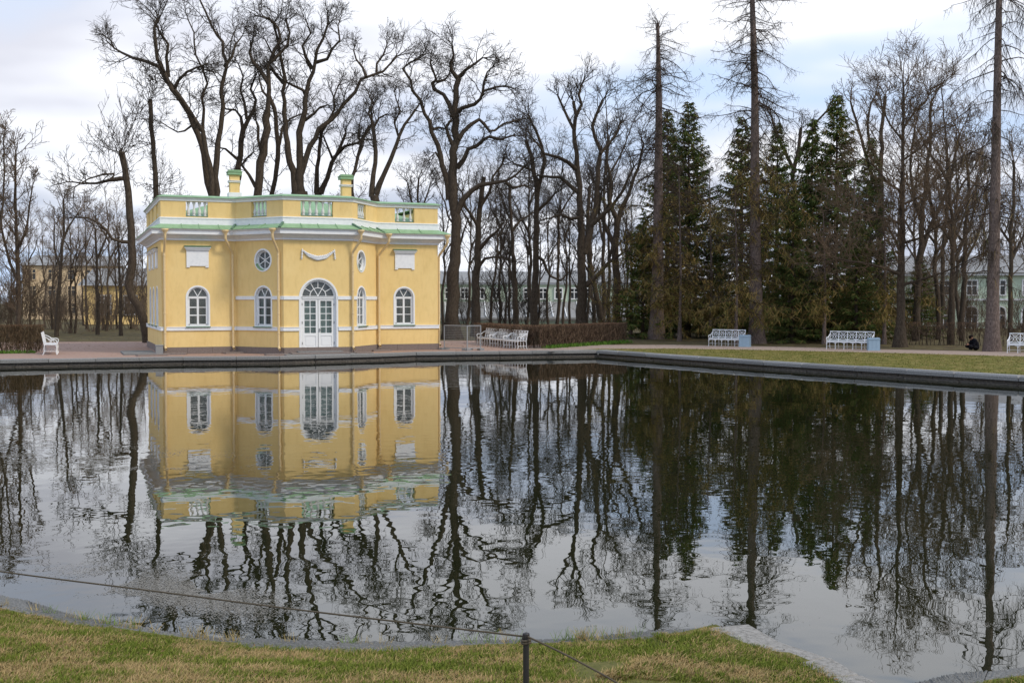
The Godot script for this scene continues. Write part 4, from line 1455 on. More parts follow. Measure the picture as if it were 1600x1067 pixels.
# ------------------------------------------------------------------ trees
# A tree being built: thick wood and fine wood are meshed apart.
class Grower:
	var wood := MB.new()
	var fine := MB.new()
	var rng: RandomNumberGenerator
	var twig := 0.0125        # radius of the finest twigs
	var wiggle := 0.30
	var rise := 0.10         # how much branches turn upwards as they grow
	var depth := 3
	var spread := 0.9
	var kids := 5
	var ratio := 0.5
	var lim := 0.045         # thinner than this is fine wood
	var dense := 1.0
	var short := 1.0
	var thick := 1.0
	func rv() -> Vector3:
		return Vector3(rng.randf_range(-1, 1), rng.randf_range(-1, 1), rng.randf_range(-1, 1))
	func grow(p: Vector3, dir: Vector3, r: float, L: float, level: int) -> void:
		var n := clampi(int(L / 0.33), 2, 6) if level > 1 else clampi(int(L / 0.4), 4, 9)
		if level >= depth:
			n = 2
		var pts := PackedVector3Array([p])
		var rad := PackedFloat32Array([r])
		var d := dir.normalized()
		var st := L / n
		var tip := maxf(twig * 0.7, r * 0.35)
		for k in n:
			d = (d + rv() * wiggle + Vector3(0, rise, 0)).normalized()
			p += d * st
			pts.push_back(p)
			rad.push_back(lerpf(r, tip, (k + 1.0) / n))
		var into := wood if r > lim else fine
		into.tube(pts, rad, 5 if r > lim else 3)
		if level >= depth:
			return
		var c := kids if level > 1 else maxi(kids, int(L * 2.2))
		for k in c:
			var t := 0.22 + 0.78 * (k + rng.randf()) / c
			var j := minf(t * n, n - 0.001)
			var a := int(j)
			var q := pts[a].lerp(pts[a + 1], j - a)
			var ax := (pts[a + 1] - pts[a]).normalized()
			var side := rv()
			side = (side - ax * side.dot(ax)).normalized()
			var dd := (ax * rng.randf_range(0.35, 0.9) + side * spread + Vector3(0, 0.15, 0)).normalized()
			grow(q, dd, maxf(twig, lerpf(r, tip, t) * 0.6), L * ratio * rng.randf_range(0.65, 1.3) * (1.15 - 0.45 * t), level + 1)
	# a limb along given points; sub-branches along it
	func limb(pts: PackedVector3Array, r0: float, r1: float, from: float, per: float, long: float, knotty := 0.0, tip := true) -> void:
		# resample smoothly
		var s := PackedVector3Array()
		var total := 0.0
		for k in pts.size() - 1:
			total += pts[k].distance_to(pts[k + 1])
		var run := PackedFloat32Array()
		for k in pts.size() - 1:
			var n := clampi(int(pts[k].distance_to(pts[k + 1]) / 0.55), 1, 8)
			for j in n:
				s.push_back(pts[k].cubic_interpolate(pts[k + 1], pts[maxi(k - 1, 0)], pts[mini(k + 2, pts.size() - 1)], float(j) / n))
		s.push_back(pts[pts.size() - 1])
		var m := s.size()
		var rad := PackedFloat32Array()
		for k in m:
			if k > 0 and k < m - 1:
				s[k] += rv() * knotty * minf(0.12, 0.05 + r0 * 0.2)
			var f := float(k) / (m - 1)
			rad.push_back(lerpf(r0, r1, pow(f, 0.75)) * (1.0 + rng.randf_range(-0.06, 0.06)))
		wood.tube(s, rad, 9 if r0 > 0.15 else 6, true)
		var count := int(total * (1.0 - from) * per * dense)
		for k in count:
			var t := from + (1.0 - from) * (k + rng.randf()) / count
			var j := minf(t * (m - 1), m - 1.001)
			var a := int(j)
			var q := s[a].lerp(s[a + 1], j - a)
			var ax := (s[a + 1] - s[a]).normalized()
			var side := rv()
			side = (side - ax * side.dot(ax)).normalized()
			var r := rad[a]
			grow(q, (ax * 0.55 + side * 0.8 + Vector3(0, 0.25, 0)).normalized(), minf(r * 0.5, (0.020 + 0.009 * long) * thick), long * short * rng.randf_range(0.45, 1.25) * lerpf(0.7, 1.0, t), 1)
		if tip:
			var ax := (s[m - 1] - s[m - 2]).normalized()
			for k in 4:
				grow(s[m - 1], (ax + rv() * 0.8).normalized(), minf(r1 * 0.6, 0.036 * thick), long * short * rng.randf_range(0.5, 0.9), 1)

func new_tree() -> Grower:
	var t := Grower.new()
	t.rng = rng
	return t

func pixels_to_points(a: Array, d: float, lean: float, root: bool) -> PackedVector3Array:
	var p := PackedVector3Array()
	var x0: float = a[0]
	for k in range(0, a.size(), 2):
		var q := px(a[k], a[k + 1], d + lean * (a[k] - x0) * d / F)
		if root and k == 0:
			q.y = G - 0.15
		p.push_back(q)
	return p

# limbs: [px width at base, at end, lean in depth, where sub-branches start, per metre, their length, points]
func drawn_tree(called: String, label: String, d: float, limbs: Array, opts := {}, group := "") -> Node3D:
	var t := new_tree()
	for k in opts:
		if k in ["twig", "wiggle", "rise", "depth", "spread", "kids", "ratio", "dense", "short", "thick"]:
			t.set(k, opts[k])
	var base := Vector3.ZERO
	for k in limbs.size():
		var l: Array = limbs[k]
		var dd: float = d + (l[7] if l.size() > 7 else 0.0)
		var pts := pixels_to_points(l[6], dd, l[2], k == 0)
		if k == 0:
			base = Vector3(pts[0].x, G, pts[0].z)
		var local := PackedVector3Array()
		for q in pts:
			local.push_back(q - base)
		t.limb(local, l[0] * 0.5 * d / F * opts.get("thin", 1.0), l[1] * 0.5 * d / F * opts.get("thin", 1.0), l[3], l[4], l[5], opts.get("knotty", 0.6), l[1] < 7)
	if opts.has("flare"):
		var r: float = limbs[0][0] * 0.5 * d / F
		var fp := PackedVector3Array([Vector3(0, -0.2, 0), Vector3(0, 0.1, 0), Vector3(0, 0.5, 0), Vector3(0, 1.0, 0)])
		t.wood.tube(fp, PackedFloat32Array([r * 1.7, r * 1.4, r * 1.12, r * 0.95]), 10)
	var o := thing(called, label, "tree", base, 0.0, group)
	obj("trunk", t.wood, M[opts.get("bark", "bark")], o)
	if t.fine.v.size():
		obj("crown", t.fine, M[opts.get("twigs", "twig")], o)
	return o

func sprouts(t: Grower, p: Vector3, n: int, L: float, up: float) -> void:
	for k in n:
		t.grow(p + rv() * 0.12, (rv() + Vector3(0, up, 0)).normalized(), 0.022, L * rng.randf_range(0.6, 1.3), 1)

func old_trees() -> void:
	# lopped trunk leaning at the pavilion's left
	var d := 63.0
	var t := new_tree()
	t.wiggle = 0.16
	t.rise = 0.10
	t.ratio = 0.5
	t.twig = 0.012
	t.kids = 4
	t.spread = 0.7
	var base := px(228, 536, d)
	base.y = G
	var P := func(a: Array, lean: float, dd: float, bb: Vector3) -> PackedVector3Array:
		var o := PackedVector3Array()
		for q in pixels_to_points(a, dd, lean, false):
			o.push_back(q - bb)
		return o
	var k := 0.5 * d / F
	t.limb(P.call([229, 540, 225, 505, 218, 482, 206, 463, 201, 444, 206, 415, 205, 380, 203, 340, 200, 300, 194, 262, 189, 238], 0.0, d, base), 15 * k, 9.5 * k, 0.97, 0.2, 1.0, 0.4, false)
	t.limb(P.call([200, 281, 188, 279, 176, 280, 171, 281], 0.0, d, base), 8 * k, 7 * k, 0.9, 0.5, 1.0, 0.4, false)
	t.limb(P.call([174, 280, 178, 272, 160, 272, 138, 279, 116, 292], 0.5, d, base), 5 * k, 2 * k, 0.15, 2.2, 1.9, 0.4)
	t.limb(P.call([172, 281, 150, 287, 128, 286, 104, 284], -0.5, d, base), 5 * k, 2 * k, 0.2, 2.2, 1.8, 0.4)
	t.limb(P.call([206, 379, 190, 376, 176, 373, 166, 360, 154, 348, 138, 341, 120, 340], 0.4, d, base), 7 * k, 2.5 * k, 0.45, 1.8, 1.6, 0.7)
	sprouts(t, px(188, 240, d) - base, 15, 2.6, 0.75)
	sprouts(t, px(194, 252, d) - base, 6, 1.8, 0.2)
	sprouts(t, px(174, 276, d) - base, 7, 2.2, 0.5)
	var o := thing("lopped_tree", "dark bent trunk cut off square, sprouting twigs, left of the pavilion", "tree", base)
	obj("trunk", t.wood, M.bark, o)
	obj("crown", t.fine, M.twig, o)
	var cut := MB.new()
	cut.lathe(PackedVector2Array([Vector2(10 * k, -0.03), Vector2(9 * k, 0.03), Vector2(0.0, 0.02)]), 10, px(189, 237.5, d) - base)
	obj("cut_end", cut, M.cut_wood, o)
	# second lopped trunk behind the roof's left corner
	d = 66.0
	k = 0.5 * d / F
	t = new_tree()
	t.wiggle = 0.26
	t.twig = 0.012
	base = px(245, 530, d)
	base.y = G
	t.limb(P.call([245, 545, 244, 420, 243, 305, 240, 255, 237, 210, 235, 180, 234, 156], 0.0, d, base), 11.5 * k, 6.5 * k, 0.5, 1.3, 1.2, 0.5, false)
	sprouts(t, px(234, 158, d) - base, 12, 2.0, 0.5)
	sprouts(t, px(238, 222, d) - base, 4, 1.7, 0.1)
	sprouts(t, px(243, 290, d) - base, 6, 1.8, 0.2)
	o = thing("lopped_tree", "straight lopped trunk rising behind the pavilion's left roof corner", "tree", base)
	obj("trunk", t.wood, M.bark, o)
	obj("crown", t.fine, M.twig, o)

	var crown := {"wiggle": 0.36, "rise": 0.05, "kids": 6, "knotty": 1.0, "dense": 1.5, "short": 0.9, "thin": 0.70, "twig": 0.0095, "ratio": 0.56}
	drawn_tree("old_oak", "many-stemmed dark bare tree left of the pavilion's left chimney", 66.0, [
		[34, 30, 0, 1, 0, 1.5, [338, 545, 337, 420, 335, 330]],
		[20, 6, 0.2, 0.42, 1.3, 2.4, [333, 336, 329, 306, 322, 262, 314, 228, 300, 194, 286, 165, 270, 138, 258, 116, 246, 92, 240, 62, 246, 28]],
		[13, 3, -0.5, 0.2, 1.8, 2.0, [272, 140, 258, 122, 245, 105, 226, 96, 208, 90, 190, 84, 166, 64]],
		[11, 3, 0.4, 0.2, 1.9, 2.0, [262, 120, 262, 104, 257, 88, 262, 68, 250, 48, 238, 30]],
		[14, 8, 0.5, 0.5, 0.8, 2.0, [333, 330, 330, 280, 322, 238, 314, 206, 299, 176, 284, 156, 272, 140], -0.6],
		[9, 3, -0.6, 0.2, 1.9, 1.9, [272, 138, 277, 124, 290, 114, 305, 108, 322, 100]],
		[18, 4, -0.3, 0.4, 1.3, 2.4, [335, 336, 337, 300, 336, 258, 339, 222, 346, 182, 347, 132, 352, 98, 346, 68, 332, 40, 318, 18, 308, -8]],
		[9, 3, 0.5, 0.2, 1.9, 1.8, [350, 104, 360, 88, 366, 72, 378, 56]],
		[9, 3, 0.3, 0.25, 1.8, 2.0, [320, 232, 318, 210, 317, 152, 323, 130, 314, 108, 305, 84, 302, 48, 293, 30]],
		[6, 2, 0.7, 0.3, 1.6, 1.4, [299, 196, 288, 204, 276, 206, 262, 198, 250, 190]],
	], crown)
	drawn_tree("old_oak", "crooked bare tree rising just behind the left chimney", 70.0, [
		[20, 12, 0, 0.7, 0.7, 1.6, [371, 545, 370, 420, 371, 300, 373, 262, 376, 222, 380, 200]],
		[11, 4, 0.5, 0.2, 1.8, 2.0, [379, 204, 386, 188, 397, 172, 399, 156, 392, 138, 398, 120]],
		[9, 3, -0.5, 0.2, 1.8, 2.0, [379, 203, 374, 182, 366, 170, 352, 172, 344, 160]],
		[8, 3, 0.2, 0.1, 1.9, 1.8, [385, 186, 382, 160, 374, 140, 380, 118, 372, 100]],
		[7, 3, 0.7, 0.1, 1.6, 1.7, [372, 250, 352, 234, 338, 230]],
	], crown)
	drawn_tree("old_oak", "tall forked bare tree between the left chimney and the central balustrade", 68.0, [
		[25, 17, 0, 0.9, 0.5, 1.8, [398, 545, 398, 420, 400, 305, 404, 280, 408, 256, 413, 220, 417, 176]],
		[13, 4, 0.3, 0.3, 1.5, 2.2, [417, 178, 419, 140, 419, 104, 428, 80, 437, 60, 434, 44, 420, 30, 408, 26]],
		[11, 4, -0.4, 0.2, 1.6, 2.1, [419, 130, 408, 112, 397, 98, 388, 84, 394, 66]],
		[10, 4, 0.4, 0.3, 1.6, 2.1, [421, 98, 438, 86, 448, 72, 452, 50, 446, 30]],
		[9, 5, 0.5, 0.5, 1.2, 1.4, [408, 252, 403, 216, 404, 198, 400, 190]],
		[9, 3, -0.4, 0.2, 1.7, 1.7, [399, 292, 388, 272, 376, 258, 386, 246, 395, 238]],
	], crown)
	drawn_tree("old_oak", "slender leaning bare tree behind the central balustrade's left end", 74.0, [
		[16, 9, 0, 0.4, 1.2, 1.7, [424, 545, 424, 420, 425, 305, 430, 268, 436, 230, 432, 200, 427, 168, 420, 150]],
		[8, 3, 0.4, 0.2, 1.8, 1.8, [436, 226, 440, 200, 452, 186, 470, 178]],
		[7, 3, -0.4, 0.2, 1.8, 1.8, [422, 156, 410, 142, 404, 120]],
	], crown)
	drawn_tree("old_oak", "largest many-stemmed bare tree behind the pavilion's central balustrade", 69.0, [
		[42, 36, 0, 1, 0, 1.5, [468, 545, 467, 420, 467, 300]],
		[19, 5, 0.2, 0.35, 1.3, 2.4, [462, 306, 457, 270, 452, 240, 447, 210, 444, 178, 443, 128, 437, 92, 432, 64, 427, 36]],
		[9, 3, -0.6, 0.2, 1.8, 2.0, [443, 130, 430, 116, 421, 102, 424, 82, 414, 62]],
		[22, 5, -0.2, 0.42, 1.3, 2.5, [470, 304, 468, 258, 466, 226, 472, 186, 480, 142, 490, 98, 497, 78, 504, 62, 511, 40]],
		[9, 3, 0.5, 0.2, 1.8, 2.1, [487, 108, 478, 88, 472, 72, 484, 52, 478, 32]],
		[9, 3, -0.5, 0.2, 1.8, 2.1, [491, 98, 510, 92, 520, 78, 532, 62, 528, 42]],
		[9, 3, 0.4, 0.3, 1.6, 1.9, [481, 147, 470, 138, 458, 132, 444, 126, 436, 112]],
		[17, 4, 0.3, 0.5, 1.3, 2.3, [467, 292, 472, 262, 484, 230, 500, 204, 517, 188, 536, 164, 552, 142, 566, 124, 582, 115, 597, 110, 610, 98, 620, 88]],
		[7, 3, -0.5, 0.15, 1.9, 1.7, [572, 120, 566, 106, 556, 94, 552, 78]],
		[7, 3, 0.5, 0.15, 1.9, 1.7, [588, 113, 590, 98, 600, 84, 604, 70]],
		[8, 3, -0.5, 0.2, 1.7, 1.8, [476, 188, 488, 178, 500, 168, 512, 164]],
	], crown)
	drawn_tree("old_oak", "low gnarled bare tree just left of the right chimney", 72.0, [
		[24, 17, 0, 0.95, 0.6, 1.6, [497, 545, 497, 420, 497, 300]],
		[12, 7, 0.3, 0.35, 1.4, 1.9, [494, 302, 497, 262, 500, 232, 502, 206]],
		[16, 5, -0.3, 0.3, 1.5, 2.0, [500, 302, 509, 276, 517, 256, 526, 244, 533, 226, 540, 208]],
		[8, 3, 0.4, 0.2, 1.7, 1.9, [502, 206, 512, 190, 522, 172, 520, 152, 528, 134]],
		[8, 3, -0.5, 0.2, 1.7, 1.9, [522, 246, 540, 228, 556, 224, 568, 216, 582, 218]],
		[6, 3, 0.4, 0.2, 1.7, 1.6, [520, 250, 510, 226, 505, 212]],
	], crown)
	drawn_tree("old_oak", "thin upright bare tree just right of the right chimney", 70.0, [
		[15, 7, 0, 0.55, 1.3, 1.8, [549, 545, 549, 420, 550, 300, 554, 264, 560, 242, 568, 218, 577, 196]],
		[7, 3, 0.5, 0.2, 1.8, 1.8, [571, 210, 580, 192, 578, 172, 588, 156]],
		[7, 3, -0.5, 0.2, 1.8, 1.8, [558, 246, 566, 230, 560, 212, 562, 192]],
	], crown)
	drawn_tree("old_oak", "V-shaped bare tree behind the roof's right half", 67.0, [
		[26, 20, 0, 1, 0, 1.6, [585, 545, 584, 420, 584, 306]],
		[13, 8, 0.2, 0.5, 1.2, 1.9, [580, 308, 583, 272, 585, 236, 582, 210, 581, 188]],
		[15, 4, -0.3, 0.35, 1.2, 1.9, [587, 304, 600, 274, 612, 250, 621, 226, 622, 210, 632, 194, 644, 180, 654, 164]],
		[7, 3, 0.4, 0.1, 1.9, 1.9, [582, 192, 576, 176, 580, 158, 574, 142]],
		[6, 3, -0.4, 0.1, 1.9, 1.8, [583, 200, 592, 184, 604, 178]],
		[6, 3, 0.5, 0.2, 1.7, 1.6, [622, 212, 616, 192, 624, 172, 618, 152]],
	], crown)
	drawn_tree("great_oak", "great dark bare tree with spreading crooked limbs right of the pavilion", 69.0, [
		[27, 9, 0, 0.6, 1.1, 2.3, [706, 536, 704, 490, 708, 440, 711, 395, 711, 330, 709, 292, 710, 250, 711, 205, 709, 176, 710, 154, 714, 134, 717, 122]],
		[9, 3, 0.4, 0.15, 2.0, 2.0, [716, 124, 708, 112, 703, 100, 708, 88, 706, 70]],
		[7, 3, -0.4, 0.2, 2.0, 1.9, [715, 122, 728, 110, 744, 100, 754, 90]],
		[12, 3, 0.3, 0.4, 1.6, 2.1, [702, 312, 698, 288, 692, 256, 684, 228, 676, 206, 665, 176, 655, 158, 646, 144, 640, 124, 630, 106, 642, 100, 654, 92]],
		[6, 2, 0.5, 0.2, 1.9, 1.6, [676, 202, 686, 198, 700, 202]],
		[9, 3, -0.4, 0.3, 1.9, 2.0, [708, 182, 702, 162, 692, 148, 678, 138, 674, 132, 682, 124, 676, 112, 672, 98]],
		[6, 2, -0.4, 0.15, 2.0, 1.7, [682, 128, 694, 124, 702, 116]],
		[8, 3, 0.4, 0.3, 1.8, 1.8, [709, 230, 700, 216, 695, 200, 702, 190, 706, 186]],
		[8, 3, -0.5, 0.2, 2.0, 2.1, [713, 176, 724, 168, 742, 164, 750, 156, 756, 142, 772, 138, 790, 134]],
		[6, 2, 0.3, 0.1, 2.0, 1.8, [754, 148, 756, 130, 762, 114, 770, 104]],
		[9, 3, 0.4, 0.35, 1.8, 2.0, [716, 218, 724, 206, 736, 194, 748, 188, 757, 194, 763, 206, 772, 202, 786, 192, 806, 188]],
		[10, 3, -0.4, 0.3, 1.8, 2.0, [714, 262, 724, 250, 733, 232, 746, 226, 757, 220, 766, 211, 782, 216, 800, 212]],
		[12, 3, -0.3, 0.35, 1.8, 2.1, [713, 334, 722, 314, 736, 296, 750, 288, 772, 286, 790, 284, 806, 274, 818, 262]],
		[7, 2, 0.5, 0.3, 1.8, 1.8, [790, 285, 802, 292, 818, 290, 834, 296]],
		[6, 2, 0.4, 0.2, 1.8, 1.6, [690, 252, 680, 240, 672, 246]],
	], {"wiggle": 0.38, "rise": 0.04, "kids": 6, "knotty": 1.0, "flare": true, "dense": 1.5, "short": 0.9, "thin": 0.92, "twig": 0.0095, "ratio": 0.56})
	var mid := {"wiggle": 0.28, "rise": 0.10, "kids": 5, "knotty": 0.6, "dense": 1.4, "short": 0.95, "twig": 0.010, "ratio": 0.55}
	drawn_tree("bare_tree", "dark crooked bare tree standing behind the wire fence panels", 74.0, [
		[17, 7, 0, 0.35, 1.1, 1.9, [742, 530, 743, 470, 746, 400, 748, 350, 750, 312, 756, 276]],
		[7, 3, 0.4, 0.2, 1.6, 1.9, [750, 322, 764, 300, 770, 276, 784, 258]],
		[7, 3, -0.4, 0.2, 1.6, 1.9, [747, 392, 762, 372, 778, 362, 786, 348]],
		[6, 3, 0.4, 0.2, 1.6, 1.8, [748, 356, 736, 334, 726, 322, 722, 300]],
		[6, 3, -0.4, 0.2, 1.6, 1.8, [745, 420, 758, 404, 778, 400, 800, 408]],
	], mid)
	drawn_tree("bare_tree", "slender pale-lit bare tree behind the left part of the brown hedge", 82.0, [
		[11, 4, 0, 0.3, 1.2, 2.0, [806, 530, 805, 470, 803, 420, 800, 370, 797, 330, 797, 296]],
		[5, 2, 0.4, 0.2, 1.6, 1.8, [800, 362, 812, 346, 826, 336, 838, 330]],
		[5, 2, -0.4, 0.2, 1.6, 1.8, [799, 344, 788, 322, 782, 304]],
	], mid)
	drawn_tree("bare_tree", "straight dark bare tree behind the middle of the brown hedge", 75.0, [
		[14, 6, 0, 0.42, 1.0, 2.0, [833, 530, 835, 470, 837, 410, 839, 350, 839, 302, 836, 272, 830, 244, 822, 220]],
		[8, 3, 0.3, 0.2, 1.6, 2.0, [839, 306, 845, 276, 850, 252, 846, 226, 838, 204, 826, 180]],
		[6, 3, -0.4, 0.2, 1.6, 1.9, [839, 330, 854, 316, 866, 304]],
		[6, 3, 0.4, 0.2, 1.6, 1.8, [838, 400, 848, 408, 860, 432, 876, 438, 884, 430]],
		[6, 3, -0.3, 0.2, 1.6, 1.8, [836, 268, 820, 262, 804, 256]],
	], mid)
	drawn_tree("great_oak", "tall twin-stemmed bare tree behind the right part of the brown hedge", 73.0, [
		[20, 5, 0, 0.4, 1.1, 2.2, [909, 532, 909, 470, 909, 402, 908, 350, 907, 312, 904, 272, 900, 240, 898, 204, 899, 178, 896, 158]],
		[14, 4, 0.2, 0.35, 1.3, 2.2, [912, 396, 921, 366, 928, 336, 934, 300, 936, 262, 938, 236, 930, 214, 926, 196, 934, 176, 942, 156]],
		[8, 3, -0.4, 0.25, 1.6, 2.1, [903, 300, 890, 288, 876, 278, 858, 276, 842, 274]],
		[8, 3, 0.4, 0.25, 1.6, 2.1, [900, 264, 886, 254, 872, 246, 850, 240, 838, 222]],
		[9, 3, 0.3, 0.3, 1.5, 2.0, [915, 446, 934, 430, 950, 412, 962, 404, 978, 392]],
		[8, 3, -0.3, 0.3, 1.5, 2.1, [924, 352, 944, 334, 964, 312, 980, 284, 990, 262]],
		[6, 3, -0.4, 0.2, 1.7, 2.0, [898, 204, 888, 186, 880, 168, 872, 150]],
		[6, 3, 0.4, 0.2, 1.7, 2.0, [899, 184, 908, 164, 904, 146, 910, 130]],
		[6, 3, 0.4, 0.2, 1.7, 2.0, [938, 240, 950, 226, 962, 212, 970, 190]],
		[6, 3, 0.4, 0.2, 1.7, 2.0, [908, 340, 892, 342, 876, 336, 862, 340]],
	], mid)
	drawn_tree("bare_tree", "bare tree with long leaning limbs at the right end of the brown hedge", 78.0, [
		[15, 9, 0, 0.7, 1.0, 2.0, [962, 530, 963, 470, 963, 420, 962, 380, 964, 340]],
		[9, 3, 0.3, 0.3, 1.5, 2.2, [963, 360, 970, 326, 982, 304, 992, 276, 1000, 252, 1006, 226]],
		[10, 3, -0.3, 0.3, 1.5, 2.2, [962, 392, 952, 366, 944, 350, 936, 330, 940, 300]],
		[8, 3, 0.4, 0.2, 1.6, 2.0, [964, 342, 952, 312, 954, 280, 948, 250, 952, 214]],
	], mid)
	drawn_tree("bare_tree", "slanting dark bare tree behind the hedge between two straight trunks", 84.0, [
		[11, 5, 0, 0.4, 1.0, 1.9, [944, 530, 938, 490, 930, 455, 924, 420, 920, 380, 918, 330, 922, 290]],
	], mid)
	# far left
	drawn_tree("bare_tree", "dense dark upright bare tree above the left hedge", 62.0, [
		[9, 3, 0, 0.12, 3.4, 1.7, [29, 530, 28, 480, 27, 430, 25, 380, 24, 330, 23, 285, 24, 240]],
		[5, 2, 0.4, 0.1, 2.6, 1.6, [27, 440, 14, 410, 4, 370, -4, 320, -8, 270]],
		[5, 2, -0.4, 0.1, 2.6, 1.5, [26, 390, 40, 360, 46, 320, 50, 290]],
	], {"wiggle": 0.24, "rise": 0.16, "kids": 5, "knotty": 0.4, "spread": 0.75, "twigs": "warm_twig"})
	drawn_tree("bare_tree", "dark bare tree cut by the left edge of the view", 60.0, [
		[9, 3, 0, 0.2, 2.4, 1.8, [-22, 530, -20, 460, -16, 390, -10, 320, -8, 250]],
		[5, 2, 0.4, 0.1, 2.4, 1.7, [-18, 420, -6, 380, 2, 330, 6, 270, 4, 220]],
	], {"wiggle": 0.24, "rise": 0.14, "kids": 5, "knotty": 0.4, "twigs": "warm_twig"})
	drawn_tree("bare_tree", "thin pale bare tree between the white bench and the lopped trunk", 74.0, [
		[8, 3, 0, 0.3, 1.8, 2.0, [88, 525, 90, 470, 94, 420, 98, 370, 100, 335, 98, 312]],
		[4, 2, 0.4, 0.2, 1.8, 1.6, [97, 376, 108, 352, 120, 334]],
		[4, 2, -0.4, 0.2, 1.8, 1.6, [94, 416, 84, 386, 84, 352]],
	], {"wiggle": 0.26, "kids": 4, "twigs": "pale_twig"})
	drawn_tree("bare_tree", "thin forked bare tree in the thicket left of the lopped trunk", 78.0, [
		[7, 3, 0, 0.3, 1.8, 1.9, [152, 525, 151, 470, 150, 430, 150, 390, 148, 360]],
		[4, 2, 0.4, 0.2, 1.8, 1.6, [150, 406, 160, 386, 166, 360]],
	], {"wiggle": 0.26, "kids": 4, "twigs": "pale_twig"})
	drawn_tree("bare_tree", "bare tree close beside the lopped trunk", 76.0, [
		[7, 3, 0, 0.3, 1.8, 1.9, [188, 525, 188, 470, 186, 430, 185, 396, 184, 370]],
	], {"wiggle": 0.24, "kids": 4, "twigs": "pale_twig"})
	drawn_tree("bare_tree", "small round-headed bare tree seen above the roof's right end", 98.0, [
		[9, 3, 0, 0.35, 2.4, 2.2, [653, 520, 653, 440, 653, 360, 653, 310, 654, 280]],
		[5, 2, 0.4, 0.1, 2.4, 2.0, [653, 345, 642, 310, 636, 284]],
		[5, 2, -0.4, 0.1, 2.4, 2.0, [653, 345, 664, 312, 672, 288]],
	], {"wiggle": 0.2, "kids": 5})
	# right half: brownish broad crown, and the bare trunks near the right edge
	drawn_tree("broad_larch", "wide brown bare conifer with level lower branches right of the second bench", 57.0, [
		[17, 3, 0, 0.30, 1.6, 2.4, [1407, 548, 1408, 490, 1409, 430, 1410, 360, 1411, 300, 1412, 240, 1412, 180, 1412, 128]],
		[6, 2, 0.5, 0.15, 1.8, 1.9, [1409, 430, 1386, 420, 1360, 412, 1330, 408, 1300, 402]],
		[6, 2, -0.5, 0.15, 1.8, 1.9, [1409, 445, 1430, 440, 1462, 430, 1490, 420, 1520, 404]],
		[5, 2, -0.3, 0.15, 1.8, 1.9, [1410, 380, 1440, 372, 1470, 350, 1500, 340, 1530, 330]],
		[5, 2, 0.3, 0.15, 1.8, 1.9, [1410, 350, 1380, 340, 1350, 336, 1320, 330]],
		[5, 2, 0.3, 0.15, 1.8, 1.9, [1410, 320, 1440, 306, 1468, 276, 1490, 256]],
		[5, 2, -0.3, 0.15, 1.8, 1.9, [1411, 300, 1388, 286, 1370, 262, 1354, 250]],
		[4, 2, 0.4, 0.15, 1.8, 1.8, [1411, 250, 1440, 230, 1462, 204, 1478, 196]],
		[4, 2, -0.4, 0.15, 1.8, 1.8, [1412, 220, 1392, 196, 1380, 170, 1376, 150]],
		[4, 2, 0.4, 0.15, 1.8, 1.8, [1412, 200, 1432, 172, 1448, 158, 1456, 140]],
	], {"wiggle": 0.20, "rise": 0.09, "kids": 7, "bark": "bark", "twigs": "warm_twig", "knotty": 0.3, "flare": true, "dense": 2.4, "short": 1.15, "thick": 0.8, "twig": 0.009, "ratio": 0.55})
	drawn_tree("bare_tree", "bare tree forking high up between the broad brown conifer and the right edge", 66.0, [
		[13, 4, 0, 0.35, 1.3, 2.2, [1432, 540, 1434, 470, 1438, 400, 1442, 340, 1448, 280, 1454, 220, 1456, 160]],
		[9, 3, 0.3, 0.2, 1.5, 2.2, [1438, 410, 1452, 360, 1470, 320, 1486, 280, 1492, 240, 1500, 210]],
		[6, 3, -0.3, 0.2, 1.5, 2.0, [1442, 350, 1428, 300, 1424, 250, 1430, 200]],
	], {"wiggle": 0.22, "rise": 0.1, "kids": 5, "twigs": "warm_twig"})
	drawn_tree("bare_tree", "bare tree behind the spruces with its fan-shaped top showing above them", 80.0, [
		[14, 5, 0, 0.55, 1.5, 2.2, [1372, 535, 1374, 440, 1378, 340, 1376, 280, 1378, 230, 1380, 180, 1384, 150]],
		[8, 3, 0.3, 0.3, 1.6, 2.1, [1377, 310, 1362, 270, 1350, 230, 1340, 190, 1330, 160]],
		[7, 3, -0.3, 0.3, 1.6, 2.1, [1376, 260, 1360, 226, 1356, 190, 1362, 160]],
	], {"wiggle": 0.24, "kids": 5, "twigs": "warm_twig"})
	drawn_tree("bare_tree", "bare tree behind the second tall larch with twisted high limbs", 82.0, [
		[13, 5, 0, 0.55, 1.3, 2.1, [1246, 535, 1246, 440, 1246, 340, 1240, 280, 1246, 240, 1252, 200]],
		[7, 3, 0.3, 0.2, 1.6, 2.0, [1243, 270, 1228, 240, 1214, 210, 1206, 180]],
		[7, 3, -0.3, 0.2, 1.6, 2.0, [1246, 250, 1262, 220, 1276, 190, 1290, 176]],
	], {"wiggle": 0.28, "kids": 5})
	for q in [[1487, 60.5, 12, "dark bare trunk left of the crouching person", 1490, 1484], [1504, 66, 10, "bare trunk directly behind the crouching person", 1508, 1514], [1466, 68, 8, "thin curved bare tree in front of the mint wall", 1462, 1452], [1578, 62, 9, "thin bare tree right of the last tall larch", 1580, 1586]]:
		var u: float = q[0]
		drawn_tree("bare_tree", q[3], q[1], [
			[q[2], 4, 0, 0.3, 1.6, 2.1, [u, 540, u + 1, 480, q[4], 420, q[4], 360, q[5], 300, q[5] - 2, 250]],
			[5, 2, 0.4, 0.2, 1.6, 2.0, [q[4], 410, q[4] + 20, 370, q[4] + 34, 320, q[4] + 36, 280]],
			[5, 2, -0.4, 0.2, 1.6, 2.0, [q[4], 380, q[4] - 22, 350, q[4] - 36, 310]],
		], {"wiggle": 0.22, "kids": 5, "twigs": "warm_twig"})

